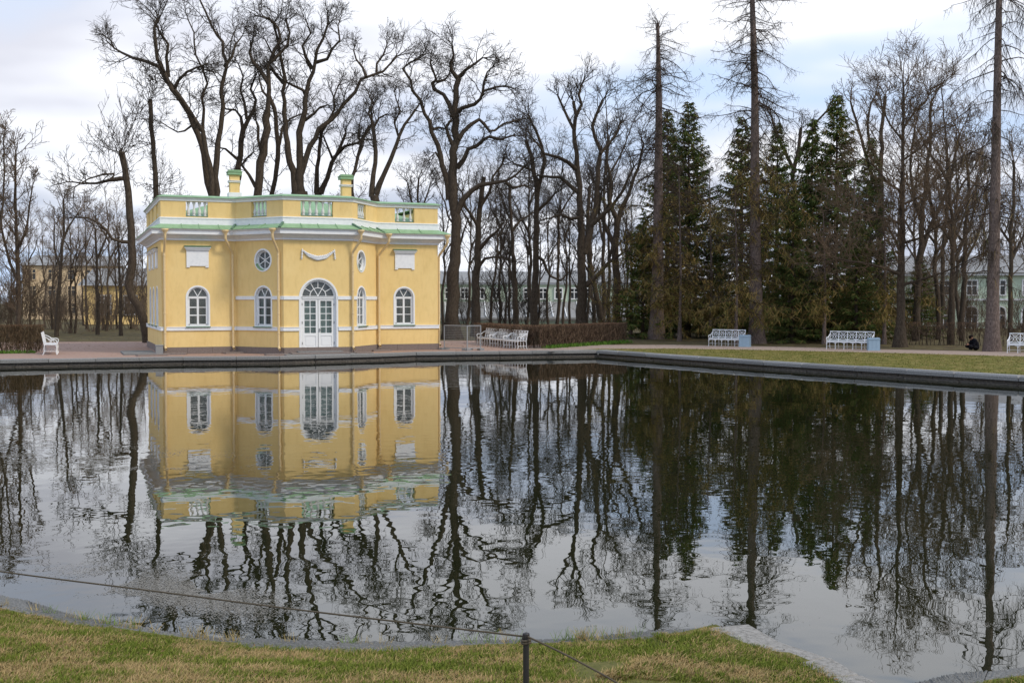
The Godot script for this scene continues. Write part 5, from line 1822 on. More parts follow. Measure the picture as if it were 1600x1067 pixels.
# ------------------------------------------------------------------ conifers
func larch_branch(fine: MB, p: Vector3, dir: Vector3, L: float, r: float, wild: float, low: float, olive: float, hang: float, level: int) -> void:
	var segs := clampi(int(L / 0.4), 3, 9)
	var pts := PackedVector3Array([p])
	var rad := PackedFloat32Array([r])
	var dd := dir
	for g in segs:
		var sag := -0.14 if g < segs * 0.6 else 0.16
		dd = (dd + Vector3(0, sag - hang * 0.1, 0) + rv() * wild).normalized()
		p += dd * L / segs
		pts.push_back(p)
		rad.push_back(lerpf(r, 0.008, (g + 1.0) / segs))
	fine.col = Color(0.055, 0.043, 0.034)
	fine.tube(pts, rad, 4 if level == 0 else 3)
	if level == 0:
		for g in int(L * 2.6):
			var jj := minf((0.2 + 0.78 * rng.randf()) * segs, segs - 0.001)
			var q := pts[int(jj)].lerp(pts[int(jj) + 1], jj - int(jj))
			var ax := (pts[int(jj) + 1] - pts[int(jj)]).normalized()
			var side := rv()
			side.y *= 0.5
			larch_branch(fine, q, (ax * 0.6 + side - Vector3(0, hang, 0)).normalized(), L * rng.randf_range(0.18, 0.42), rad[int(jj)] * 0.6, wild, low, olive, hang, 1)
	var tw := int(L * lerpf(12.0, 30.0, low * olive)) + 1
	for g in tw:
		var jj := minf((0.1 + 0.9 * rng.randf()) * segs, segs - 0.001)
		var q := pts[int(jj)].lerp(pts[int(jj) + 1], jj - int(jj))
		var kk := rng.randf()
		if rng.randf() < olive * low:
			fine.col = Color(0.185 + 0.13 * kk, 0.135 + 0.085 * kk, 0.048 + 0.03 * kk) if kk > 0.3 else Color(0.13, 0.135, 0.036)
		else:
			fine.col = Color(0.065, 0.051, 0.040)
		var e := q + rv() * rng.randf_range(0.15, 0.42) + Vector3(0, -0.08 - hang * rng.randf_range(0.1, 0.8), 0)
		fine.blade(q, e, Vector3(rng.randf_range(-1, 1), 0, rng.randf_range(-1, 1)).normalized() * (0.0075 + 0.0085 * low * olive))

func larch(called: String, label: String, d: float, trunk: Array, w0: float, w1: float, olive: float, reach: float, upper: float, hang := 0.0) -> void:
	# tall bare larch: straight trunk, drooping branches hung with fine twigs
	var pts := pixels_to_points(trunk, d, 0.0, true)
	var base := Vector3(pts[0].x, G, pts[0].z)
	var k := 0.5 * d / F
	var wood := MB.new()
	var s := PackedVector3Array()
	var rad := PackedFloat32Array()
	var m := 40
	for j in m + 1:
		var f := float(j) / m * (pts.size() - 1)
		var a := mini(int(f), pts.size() - 2)
		var q := pts[a].lerp(pts[a + 1], f - a) - base
		s.push_back(q)
		rad.push_back(lerpf(w0, w1, float(j) / m) * k * (1.0 + 0.5 * exp(-maxf(q.y, 0) / 0.5)) * rng.randf_range(0.97, 1.04))
	wood.tube(s, rad, 12, true)
	var fine := MB.new()
	fine.colored = true
	var H := s[m].y
	var n := int(H * (13.0 if hang == 0.0 else 7.5))
	var gaps := FastNoiseLite.new()
	gaps.seed = int(d * 10.0)
	gaps.frequency = 0.35
	for b in n:
		var f := 0.18 + 0.82 * (b + rng.randf()) / n
		var j := minf(f * m, m - 0.001)
		var p := s[int(j)].lerp(s[int(j) + 1], j - int(j))
		var a := rng.randf() * TAU
		var low := 1.0 - smoothstep(0.40, 0.60, f)
		var g0 := gaps.get_noise_2d(p.y, a * 0.5)
		if g0 < -0.38 and f < 0.93:
			continue
		var L := reach * (pow(rng.randf(), 0.8) * 0.95 + 0.12 + g0 * 0.4) * lerpf(1.0, upper, smoothstep(0.3, 0.75, f)) * (1.0 - 0.5 * smoothstep(0.86, 1.0, f)) * lerpf(0.6, 1.0, smoothstep(0.18, 0.34, f))
		if L < 0.4:
			L = rng.randf_range(0.2, 0.7)
		var dir := Vector3(cos(a), rng.randf_range(-0.45, 0.40), sin(a)).normalized()
		if f > 0.94:
			dir.y += rng.randf_range(0.2, 1.4)
		var wild := rng.randf_range(0.2, 0.5)
		if low > 0.3 and dir.z > 0.35:
			L *= 0.45      # the side towards the open water was limbed up
		larch_branch(fine, p, dir, L, 0.013 + 0.0065 * L, wild, low, olive, hang, 0)
	var o := thing(called, label, "tree", base)
	obj("trunk", wood, M.larch_bark, o)
	obj("crown", fine, M.needle, o)

func spruce_mesh(H: float, wide: float, full: float) -> Array:
	var wood := MB.new()
	wood.tube(PackedVector3Array([Vector3(0, -0.2, 0), Vector3(0, H * 0.5, 0), Vector3(0, H * 0.97, 0)]), PackedFloat32Array([H * 0.013, H * 0.008, 0.02]), 8)
	var f := MB.new()
	f.colored = true
	var y := H * 0.05
	while y < H * 0.985:
		var t := y / H
		var L0 := wide * pow(1.0 - t, 0.80) + 0.12
		var n := 7 if t < 0.8 else 5
		var turn := rng.randf() * TAU
		for b in n:
			if rng.randf() > full:
				continue
			var a := turn + TAU * b / n + rng.randf_range(-0.25, 0.25)
			var L := L0 * rng.randf_range(0.45, 1.2)
			var out := Vector3(cos(a), 0, sin(a))
			var side := Vector3(-sin(a), 0, cos(a))
			var p := Vector3(0, y + rng.randf_range(-0.15, 0.15), 0)
			var droop := lerpf(-0.45, 0.25, t)
			var segs := 5
			var pts := PackedVector3Array([p])
			for g in segs:
				var q := (g + 1.0) / segs
				pts.push_back(p + out * L * q + Vector3(0, L * (droop * q + 0.28 * q * q), 0))
			f.col = Color(0.035, 0.026, 0.018)
			f.tube(pts, PackedFloat32Array([0.03, 0.026, 0.022, 0.018, 0.014, 0.01]), 3)
			var c := int(L * 15.0) + 4
			for g in c:
				var q := 0.15 + 0.85 * (g + rng.randf()) / c
				var jj := minf(q * segs, segs - 0.001)
				var o := pts[int(jj)].lerp(pts[int(jj) + 1], jj - int(jj))
				var kk := rng.randf()
				f.col = Color(0.055 + 0.065 * kk, 0.078 + 0.08 * kk, 0.021 + 0.024 * kk)
				if kk > 0.80:
					f.col = Color(0.17, 0.13, 0.05)
				var ln := rng.randf_range(0.22, 0.55) * lerpf(0.7, 1.0, 1.0 - t)
				var s := 1.0 if g % 2 == 0 else -1.0
				var e := o + (side * s * rng.randf_range(0.3, 1.0) + out * rng.randf_range(0.2, 0.8) + Vector3(0, rng.randf_range(-0.9, 0.0), 0)).normalized() * ln
				var wv := (e - o).normalized().cross(rv()).normalized() * rng.randf_range(0.03, 0.055)
				f.blade(o, e, wv)
				f.blade(o.lerp(e, 0.3), e + rv() * 0.12 + Vector3(0, -0.1, 0), wv.cross((e - o).normalized()) * 0.9)
		y += lerpf(0.40, 0.22, t) * (H / 18.0 if H > 12 else 0.7)
	return [wood.mesh(), f.mesh()]

func spruces() -> void:
	var kinds := [spruce_mesh(18.0, 3.8, 0.80), spruce_mesh(16.0, 3.2, 0.68), spruce_mesh(19.0, 3.6, 0.74)]
	# [u, v of the tip, distance, kind, label]
	var list := [
		[1077, 158, 73, 0, "tall dark spruce right behind the first tall larch"],
		[1044, 170, 78, 2, "dark spruce hidden behind the first tall larch's trunk"],
		[1160, 182, 72, 1, "sparse dark spruce left of the second tall larch"],
		[1216, 190, 76, 2, "dark spruce close right of the second tall larch"],
		[1270, 186, 68, 1, "narrow dark spruce with a thin bare tip between the second larch and the tallest spruce"],
		[1309, 147, 66, 0, "tallest dark green spruce with a sharp pointed top, behind the second bench"],
		[1362, 214, 70, 2, "dark spruce right of the tallest pointed spruce"],
		[1005, 330, 70, 1, "small dark spruce at the end of the brown hedge"],
		[1120, 330, 80, 0, "low dark spruce behind the first bench"],
		[1240, 300, 63, 0, "bushy low spruce between the bins, behind the path"],
		[1340, 330, 62, 1, "low spruce directly behind the second bench's blue bin"],
		[1185, 340, 84, 2, "distant low spruce behind the second larch's trunk"],
		[1440, 400, 70, 1, "small green spruce beside the broad brown conifer"],
	]
	var hs := [18.0, 16.0, 19.0]
	for q in list:
		var top := px(q[0], q[1], q[2])
		var h := top.y - G
		var o := thing("spruce_tree", q[4], "tree", Vector3(top.x, G, top.z), rng.randf() * TAU)
		var s: float = h / hs[q[3]]
		var sw := maxf(s, 0.62) * 1.12 if h > 9 else maxf(s * 1.25, 0.55)
		o.scale = Vector3(sw, s, sw)
		put("trunk", kinds[q[3]][0], M.bark, o)
		put("crown", kinds[q[3]][1], M.needle, o)

func larches() -> void:
	larch("larch_tree", "tall larch with broken top left of the first bench", 69.0, [1026, 532, 1028, 430, 1029, 300, 1030, 150, 1028, 36], 23, 5, 0.85, 4.3, 0.72)
	larch("larch_tree", "tallest straight larch beside the first bench's blue bin", 62.0, [1183, 536, 1181, 430, 1180, 300, 1180, 150, 1176, 0, 1172, -110], 23, 4, 0.8, 4.0, 0.68)
	larch("larch_tree", "thick-trunked larch at the right edge with hanging twigs", 52.0, [1551, 547, 1553, 440, 1556, 300, 1559, 150, 1562, 0, 1564, -120], 21, 6, 0.12, 2.6, 0.9, 0.6)
	for q in [[1110, 270, 70, "young olive-brown larch between the first and second tall larches"], [1232, 290, 66, "young olive-brown larch right of the tallest larch"], [1288, 330, 61, "young olive-brown larch behind the large bench's left end"], [1336, 250, 64, "young olive-brown larch just left of the broad brown conifer"], [985, 350, 71, "young brownish larch just right of the brown hedge's far end"], [1062, 260, 66, "young olive-brown larch right beside the first tall larch"], [1150, 300, 60, "young olive-brown larch behind the first bench's right end"], [1382, 290, 61, "young brown larch at the foot of the broad brown conifer"], [1262, 240, 70, "taller olive-brown young larch left of the tallest pointed spruce"]]:
		larch("young_larch", q[3], q[2], [q[0], 540, q[0] + 2, 430, q[0] - 1, q[1]], 6, 1, 0.95, 3.0, 0.5)

# ------------------------------------------------------------------ background trees and shrubs
func simple_tree(H: float, seed_: int, wig: float, start: float) -> Array:
	var t := new_tree()
	t.wiggle = wig
	t.rise = 0.12
	t.kids = 4
	t.twig = 0.014
	var p := Vector3.ZERO
	var pts := PackedVector3Array([Vector3(0, -0.2, 0)])
	for k in 8:
		p += Vector3(rng.randf_range(-0.25, 0.25), H / 8.0, rng.randf_range(-0.25, 0.25))
		pts.push_back(p)
	t.limb(pts, H * 0.012, 0.03, start, 1.7, H * 0.16, 0.5)
	for k in 3:
		var j := 3 + k
		var a := rng.randf() * TAU
		var q := pts[j]
		var l2 := PackedVector3Array([q])
		for g in 4:
			q += Vector3(cos(a) * 0.5, 0.9, sin(a) * 0.5) * H * 0.07 + rv() * 0.2
			l2.push_back(q)
		t.limb(l2, H * 0.007, 0.025, 0.2, 1.7, H * 0.13, 0.5)
	return [t.wood.mesh(), t.fine.mesh()]

func bush_mesh(h: float, stems: int) -> Array:
	var t := new_tree()
	t.lim = 0.02
	t.wiggle = 0.22
	t.rise = 0.12
	t.kids = 6
	t.depth = 3
	t.twig = 0.012
	t.spread = 0.6
	for k in stems:
		var a := rng.randf() * TAU
		t.grow(Vector3(cos(a), 0, sin(a)) * rng.randf() * 0.8, Vector3(cos(a) * 0.45, 1, sin(a) * 0.45), 0.03, h * rng.randf_range(0.6, 1.0), 1)
	return [t.wood.mesh(), t.fine.mesh()]

func told(what: String, places: Array, u: float, d: float, z: Array, s: float, kind: String) -> String:
	# says where in its stretch of the wood a tree stands
	var k := clampi(int((u - z[0]) / (z[1] - z[0]) * places.size()), 0, places.size() - 1)
	var far: float = (d - z[2]) / (z[3] - z[2])
	return "%s %s %s %s, %s" % ["taller" if s > 0.82 else "shorter", kind, what, places[k], "in front" if far < 0.34 else ("further back" if far < 0.67 else "far behind")]

func background() -> void:
	var kinds := []
	for k in 5:
		kinds.append(simple_tree([15.0, 17.0, 13.0, 18.0, 14.0][k], k, [0.2, 0.25, 0.3, 0.22, 0.26][k], [0.35, 0.4, 0.25, 0.5, 0.3][k]))
	# [from u, to u, near, far, count, twig material, label, group]
	var zones := [
		[690, 770, 84, 112, 5, "twig", "bare tree by the wire fence", "trees in the wood by the wire fence", ["nearer the oak", "towards the hedge"]],
		[770, 985, 86, 112, 19, "twig", "bare tree behind the brown hedge", "trees in the wood behind the hedge", ["above the three benches", "left of the middle dark trunk", "between the two dark trunks", "right of the twin-stemmed tree", "towards the first larch"]],
		[985, 1380, 84, 112, 9, "warm_twig", "bare tree half hidden behind the spruces", "trees behind the spruces", ["by the first larch", "above the first bench", "by the tallest larch", "left of the pointed spruce", "right of the pointed spruce"]],
		[1400, 1640, 72, 108, 12, "warm_twig", "brownish bare tree", "trees in the wood at the right", ["by the broad brown conifer", "before the mint wall", "above the crouching person", "behind the right-edge larch", "beyond the right-edge larch"]],
		[-40, 60, 74, 100, 5, "warm_twig", "bare tree behind the left hedge", "trees behind the left hedge", ["at the frame edge", "near the white bench"]],
		[60, 235, 80, 112, 17, "pale_twig", "pale-brown bare tree left of the pavilion", "trees in the thicket at the left", ["behind the white bench", "before the cream house", "left of the lopped trunk", "beside the lopped trunk"]],
		[240, 690, 82, 108, 9, "twig", "bare tree showing over the pavilion roof", "trees behind the pavilion", ["at the left corner", "by the left chimney", "above the door", "by the right chimney", "at the right corner"]],
	]
	for z in zones:
		for k in z[4]:
			var u: float = lerpf(z[0], z[1], (k + rng.randf()) / z[4])
			var d := rng.randf_range(z[2], z[3])
			var q := rng.randi() % 5
			var s := rng.randf_range(0.62, 1.0)
			var o := thing("slim_tree", told(z[6], z[8], u, d, z, s, ["straight", "tall-stemmed", "low-branched", "high-branched", "forking"][q]), "tree", Vector3((u - 800) / F * d, G, -d), rng.randf() * TAU, z[7])
			if z[0] < 100:
				s *= 0.66
			elif z[0] == 240:
				s *= 0.80
			elif z[0] == 985:
				s *= 0.95
			o.scale = Vector3(s, s, s)
			put("trunk", kinds[q][0], M.bark, o)
			put("crown", kinds[q][1], M[z[5]], o)
	var bushes := [bush_mesh(3.2, 16), bush_mesh(2.4, 18), bush_mesh(4.2, 14)]
	var bz := [
		[60, 235, 68, 100, 8, "pale_twig", "brown bush left of the pavilion", "bushes in the left thicket", ["behind the white bench", "before the cream house", "left of the lopped trunk", "beside the lopped trunk"]],
		[-40, 70, 72, 94, 3, "warm_twig", "leafless bush behind the left hedge", "bushes behind the left hedge", ["at the frame edge", "near the white bench"]],
		[720, 985, 84, 104, 5, "twig", "leafless bush behind the brown hedge", "bushes behind the brown hedge", ["by the wire fence", "above the three benches", "by the twin-stemmed tree"]],
		[1380, 1640, 74, 96, 9, "warm_twig", "leafless brown bush", "bushes in the right wood", ["by the broad brown conifer", "before the mint wall", "by the crouching person", "behind the right-edge larch"]],
		[985, 1380, 80, 100, 6, "warm_twig", "leafless bush among the spruces", "bushes among the spruces", ["by the first larch", "behind the first bench", "by the tallest larch", "behind the large bench"]],
	]
	for z in bz:
		for k in z[4]:
			var u: float = lerpf(z[0], z[1], (k + rng.randf()) / z[4])
			var d := rng.randf_range(z[2], z[3])
			var q := rng.randi() % 3
			var s := rng.randf_range(0.62, 1.1)
			var o := thing("leafless_bush", told(z[6], z[8], u, d, z, s, ["dense", "squat", "thin"][q]), "bush", Vector3((u - 800) / F * d, G, -d), rng.randf() * TAU, z[7])
			o.scale = Vector3(s, s, s)
			put("stems", bushes[q][0], M[z[5]], o)
			put("twigs", bushes[q][1], M[z[5]], o)

func hedge(label: String, a: Vector2, b: Vector2, thick: float, h: float, n: int, dark: Color, light: Color, thin_low: float) -> void:
	var along := (b - a)
	var L := along.length()
	var turn := atan2(-along.y, along.x)
	var t := thing("clipped_hedge", label, "hedge", Vector3(a.x, G, a.y), turn)
	var m := MB.new()
	m.colored = true
	for k in n:
		var x := rng.randf() * L
		var z := (rng.randf() - 0.5) * thick
		if rng.randf() < 0.6:
			z = (0.5 if rng.randf() < 0.7 else -0.5) * thick + rng.randf_range(-0.1, 0.03)
		var y := h * pow(rng.randf(), thin_low)
		var kk := rng.randf()
		m.col = dark.lerp(light, kk * kk)
		if y > h - 0.12:
			m.col = m.col.lerp(Color(0.19, 0.11, 0.07), 0.5)
		var p := Vector3(x, minf(y, h - 0.05), z)
		var e := p + Vector3(rng.randf_range(-0.10, 0.10), rng.randf_range(0.05, 0.28), rng.randf_range(-0.08, 0.08))
		e.y = minf(e.y, h + rng.randf_range(-0.05, 0.02))
		m.blade(p, e, Vector3(rng.randf_range(-1, 1), 0, rng.randf_range(-1, 1)).normalized() * rng.randf_range(0.006, 0.013))
	obj("twigs", m, M.white, t)
	var st := MB.new()
	for k in int(L / 0.16):
		var p := Vector3(k * 0.16 + rng.randf_range(-0.06, 0.06), -0.05, rng.randf_range(-0.3, 0.3) * thick)
		st.tube(PackedVector3Array([p, p + Vector3(rng.randf_range(-0.1, 0.1), h * 0.5, rng.randf_range(-0.1, 0.1)), p + Vector3(rng.randf_range(-0.2, 0.2), h * 0.93, rng.randf_range(-0.15, 0.15))]), PackedFloat32Array([0.02, 0.015, 0.006]), 4)
	obj("stems", st, M.bark, t)

func low_green(label: String, a: Vector2, b: Vector2, wide: float, n: int, h: float) -> void:
	var m := MB.new()
	m.colored = true
	var e := (b - a)
	var s := Vector2(-e.y, e.x).normalized()
	for k in n:
		var p2 := a + e * rng.randf() + s * (rng.randf() - 0.5) * wide
		var p := Vector3(p2.x, G, p2.y)
		var kk := rng.randf()
		m.col = Color(0.05 + 0.07 * kk, 0.11 + 0.11 * kk, 0.018 + 0.02 * kk)
		m.blade(p, p + Vector3(rng.randf_range(-0.1, 0.1), rng.randf_range(0.3, 1.0) * h, rng.randf_range(-0.1, 0.1)), Vector3(rng.randf_range(-1, 1), 0, rng.randf_range(-1, 1)).normalized() * 0.02)
	tag(obj("ground_cover", m, M.white), label, "", "", "stuff")

func hedges() -> void:
	hedge("long clipped brown leafless hedge right of the three white benches", Vector2(1.0, -55.3), Vector2(6.0, -63.4), 0.9, 1.12, 24000, Color(0.065, 0.046, 0.034), Color(0.24, 0.165, 0.115), 0.72)
	hedge("short brown hedge running back directly behind the three white benches", Vector2(0.75, -55.5), Vector2(-1.7, -62.5), 0.7, 1.12, 14000, Color(0.065, 0.046, 0.034), Color(0.24, 0.165, 0.115), 0.72)
	hedge("brown clipped leafless hedge at the left edge, beside a white bench", Vector2(-34.0, -46.5), Vector2(-21.2, -51.5), 1.4, 1.25, 30000, Color(0.055, 0.040, 0.026), Color(0.20, 0.14, 0.085), 0.85)
	hedge("thin see-through hedge behind the crouching person", Vector2(20.8, -60.5), Vector2(29.0, -57.5), 0.6, 1.2, 5200, Color(0.06, 0.044, 0.034), Color(0.22, 0.155, 0.11), 0.55)
	low_green("fresh green weeds at the foot of the left hedge", Vector2(-34, -45.5), Vector2(-21.2, -50.5), 0.7, 2600, 0.16)
	low_green("green weeds along the foot of the brown hedge", Vector2(1.6, -55.2), Vector2(6.4, -62.8), 0.7, 1700, 0.20)

# ------------------------------------------------------------------ furniture
func curve(pts: Array, n: int) -> PackedVector3Array:
	var o := PackedVector3Array()
	for k in pts.size() - 1:
		var a: Vector3 = pts[k]
		var b: Vector3 = pts[k + 1]
		var p: Vector3 = pts[maxi(k - 1, 0)]
		var q: Vector3 = pts[mini(k + 2, pts.size() - 1)]
		for j in n:
			o.push_back(a.cubic_interpolate(b, p, q, float(j) / n))
	o.push_back(pts[pts.size() - 1])
	return o

func same(n: int, r: float) -> PackedFloat32Array:
	var a := PackedFloat32Array()
	a.resize(n)
	a.fill(r)
	return a

func rod(m: MB, pts: Array, r: float, n := 5, sides := 6) -> void:
	var c := curve(pts, n)
	m.tube(c, same(c.size(), r), sides, true)

func make_bench(label: String, group: String, where: Vector3, turn: float) -> Node3D:
	# cast-iron garden bench with interlaced back panels, five bays long
	var t := thing("garden_bench", label, "bench", where, turn, group)
	var L := 2.2
	var n := 5
	for k in 7:
		var s := MB.new()
		s.box(Vector3(0, 0.43 + 0.004 * sin(k * 1.1), -0.20 + k * 0.068), Vector3(L, 0.024, 0.052))
		obj("seat_slat", s, M.bench_paint, t)
	var ap := MB.new()
	ap.box(Vector3(0, 0.40, 0.245), Vector3(L, 0.05, 0.02))
	ap.box(Vector3(0, 0.40, -0.235), Vector3(L, 0.05, 0.02))
	obj("seat_rail", ap, M.bench_paint, t)
	for k in n + 1:
		var x := -L / 2 + 0.02 + (L - 0.04) * k / n
		for f in [1, -1]:
			var lg := MB.new()
			if f == 1:
				rod(lg, [Vector3(x, 0.42, 0.22), Vector3(x, 0.30, 0.255), Vector3(x, 0.12, 0.235), Vector3(x, 0.0, 0.27)], 0.018)
			else:
				rod(lg, [Vector3(x, 0.42, -0.22), Vector3(x, 0.28, -0.245), Vector3(x, 0.10, -0.25), Vector3(x, 0.0, -0.30)], 0.018)
			obj("leg", lg, M.bench_paint, t)
		var ar := MB.new()
		if k < n:
			var x2 := x + (L - 0.04) / n
			rod(ar, [Vector3(x, 0.25, 0.245), Vector3(x + 0.05, 0.35, 0.245), Vector3((x + x2) / 2, 0.385, 0.245), Vector3(x2 - 0.05, 0.35, 0.245), Vector3(x2, 0.25, 0.245)], 0.012, 4, 5)
			obj("apron", ar, M.bench_paint, t)
	var st := MB.new()
	rod(st, [Vector3(-L / 2, 0.15, 0.0), Vector3(0, 0.15, 0.0), Vector3(L / 2, 0.15, 0.0)], 0.011, 1)
	for s in [-1, 1]:
		rod(st, [Vector3(s * (L / 2 - 0.02), 0.15, -0.25), Vector3(s * (L / 2 - 0.02), 0.15, 0.0), Vector3(s * (L / 2 - 0.02), 0.15, 0.235)], 0.011, 1)
	obj("stretcher", st, M.bench_paint, t)
	var bz := func(y: float) -> float: return -0.235 - (y - 0.42) * 0.20
	var bk := MB.new()
	for y in [0.50, 0.94]:
		bk.bar(Vector3(-L / 2, y, bz.call(y)), Vector3(L / 2, y, bz.call(y)), 0.035, 0.03, Vector3(0, 0.2, 1))
	for k in n + 1:
		var x := -L / 2 + 0.02 + (L - 0.04) * k / n
		bk.bar(Vector3(x, 0.42, bz.call(0.42)), Vector3(x, 0.95, bz.call(0.95)), 0.03, 0.028, Vector3(0, 0.2, 1))
	var frame := obj("backrest", bk, M.bench_paint, t)
	for k in n:
		var x0 := -L / 2 + 0.02 + (L - 0.04) * k / n
		var w := (L - 0.04) / n
		var pn := MB.new()
		var at := func(u: float, v: float) -> Vector3:
			var y := 0.50 + 0.44 * v
			return Vector3(x0 + w * u, y, bz.call(y))
		# two crossing S-curves, a centre ring and side loops
		rod(pn, [at.call(0.05, 0.0), at.call(0.30, 0.22), at.call(0.42, 0.5), at.call(0.70, 0.78), at.call(0.95, 1.0)], 0.011, 3, 5)
		rod(pn, [at.call(0.95, 0.0), at.call(0.70, 0.22), at.call(0.58, 0.5), at.call(0.30, 0.78), at.call(0.05, 1.0)], 0.011, 3, 5)
		var ring := []
		for j in 13:
			ring.append(at.call(0.5 + 0.20 * cos(TAU * j / 12), 0.5 + 0.30 * sin(TAU * j / 12)))
		rod(pn, ring, 0.010, 1, 5)
		rod(pn, [at.call(0.03, 0.30), at.call(0.22, 0.5), at.call(0.03, 0.70)], 0.010, 3, 5)
		rod(pn, [at.call(0.97, 0.30), at.call(0.78, 0.5), at.call(0.97, 0.70)], 0.010, 3, 5)
		obj("back_panel", pn, M.bench_paint, frame)
	for s in [-1, 1]:
		var x: float = s * (L / 2 - 0.02)
		var am := MB.new()
		rod(am, [Vector3(x, 0.80, -0.30), Vector3(x, 0.74, -0.16), Vector3(x, 0.64, 0.02), Vector3(x, 0.64, 0.18), Vector3(x, 0.58, 0.27), Vector3(x, 0.50, 0.255), Vector3(x, 0.42, 0.225)], 0.02, 4)
		rod(am, [Vector3(x, 0.62, 0.10), Vector3(x, 0.54, 0.0), Vector3(x, 0.46, -0.10)], 0.012, 3)
		rod(am, [Vector3(x, 0.44, 0.10), Vector3(x, 0.56, 0.05), Vector3(x, 0.66, -0.08)], 0.012, 3)
		obj("armrest", am, M.bench_paint, t)
	return t

func bin_at(label: String, where: Vector3, turn: float) -> void:
	var t := thing("litter_bin", label, "litter bin", where, turn, "blue litter bins beside the benches")
	var b := MB.new()
	b.box(Vector3(0, 0.26, 0), Vector3(0.50, 0.50, 0.50))
	obj("body", b, M.bin_paint, t)
	for s in 4:
		var bs := Basis(Vector3.UP, PI / 2 * s)
		for x in [-0.17, 0.0, 0.17]:
			var m := MB.new()
			m.box(bs * Vector3(x, 0.25, 0.256), Vector3(0.155, 0.44, 0.016) , bs)
			obj("panel", m, M.bin_paint, t)
	var r := MB.new()
	r.box(Vector3(0, 0.525, 0), Vector3(0.56, 0.035, 0.56))
	r.box(Vector3(0, 0.03, 0), Vector3(0.54, 0.05, 0.54))
	r.box(Vector3(0, 0.57, 0), Vector3(0.50, 0.055, 0.50))
	obj("rim", r, M.bin_paint, t)
	var h := MB.new()
	h.lathe(PackedVector2Array([Vector2(0.0, 0.60), Vector2(0.14, 0.60), Vector2(0.15, 0.598)]), 14)
	obj("opening", h, M.dark_room, t)

func fence_panel(label: String, a: Vector3, b: Vector3) -> void:
	var e := b - a
	var L := e.length()
	var t := thing("wire_fence_panel", label, "fence", a, atan2(-e.z, e.x), "wire fence panels")
	var f := MB.new()
	rod(f, [Vector3(0, 0.02, 0), Vector3(0, 1.16, 0)], 0.024, 1)
	rod(f, [Vector3(L, 0.02, 0), Vector3(L, 1.16, 0)], 0.024, 1)
	rod(f, [Vector3(0, 1.15, 0), Vector3(L, 1.15, 0)], 0.022, 1)
	rod(f, [Vector3(0, 0.10, 0), Vector3(L, 0.10, 0)], 0.02, 1)
	obj("frame", f, M.steel, t)
	var w := MB.new()
	for k in int(L / 0.075):
		rod(w, [Vector3(0.05 + k * 0.075, 0.1, 0.0), Vector3(0.05 + k * 0.075, 1.15, 0.0)], 0.0035, 1, 4)
	for k in 13:
		rod(w, [Vector3(0, 0.14 + k * 0.08, 0.005), Vector3(L, 0.14 + k * 0.08, 0.005)], 0.0035, 1, 4)
	obj("wire_mesh", w, M.steel, t)
	for x in [0.0, L]:
		var ft := MB.new()
		ft.box(Vector3(x, 0.05, 0), Vector3(0.20, 0.10, 0.55))
		obj("foot", ft, M.grey_paint, t)

func rope_post() -> void:
	# the post and rope in front of the camera
	var top := px(822, 988, 5.1)
	var gy := lawn_height(top.x, top.z)
	var t := thing("rope_post", "thin dark round post on the near lawn carrying the rope", "post", Vector3(top.x, gy, top.z))
	var h := top.y - gy
	var m := MB.new()
	m.lathe(PackedVector2Array([Vector2(0.0140, -0.3), Vector2(0.0140, h - 0.012), Vector2(0.012, h - 0.003), Vector2(0.0, h)]), 16)
	obj("pole", m, M.black_post, t)
	var c := MB.new()
	c.lathe(PackedVector2Array([Vector2(0.0141, h - 0.030), Vector2(0.0162, h - 0.028), Vector2(0.0162, h - 0.006), Vector2(0.0141, h - 0.004)]), 16)
	obj("cap", c, M.black_post, t)
	var rp := thing("rope", "brown rope strung low over the near lawn, looped round the thin post", "rope", Vector3(top.x, top.y - 0.05, top.z))
	var lp := MB.new()
	for k in 2:
		var ring := []
		for j in 13:
			ring.append(Vector3(cos(TAU * j / 12) * 0.0195, 0.004 + k * 0.011 + 0.002 * sin(j), sin(TAU * j / 12) * 0.0195))
		rod(lp, ring, 0.0058, 1, 6)
	obj("loop", lp, M.rope, rp)
	var o := rp.position
	var a := MB.new()
	var lefts := []
	for q in [[820, 994.5, 5.12], [640, 973.5, 5.30], [440, 949.5, 5.56], [240, 923.5, 5.86], [0, 893, 6.3], [-300, 850, 7.0]]:
		lefts.append(px(q[0], q[1], q[2]) - o)
	rod(a, lefts, 0.0045, 8, 7)
	obj("span", a, M.rope, rp)
	var b := MB.new()
	var rights := []
	for q in [[825, 995, 5.08], [870, 1016, 5.0], [920, 1042, 4.92], [966, 1068, 4.85], [1060, 1128, 4.7]]:
		rights.append(px(q[0], q[1], q[2]) - o)
	rod(b, rights, 0.0045, 8, 7)
	obj("span", b, M.rope, rp)

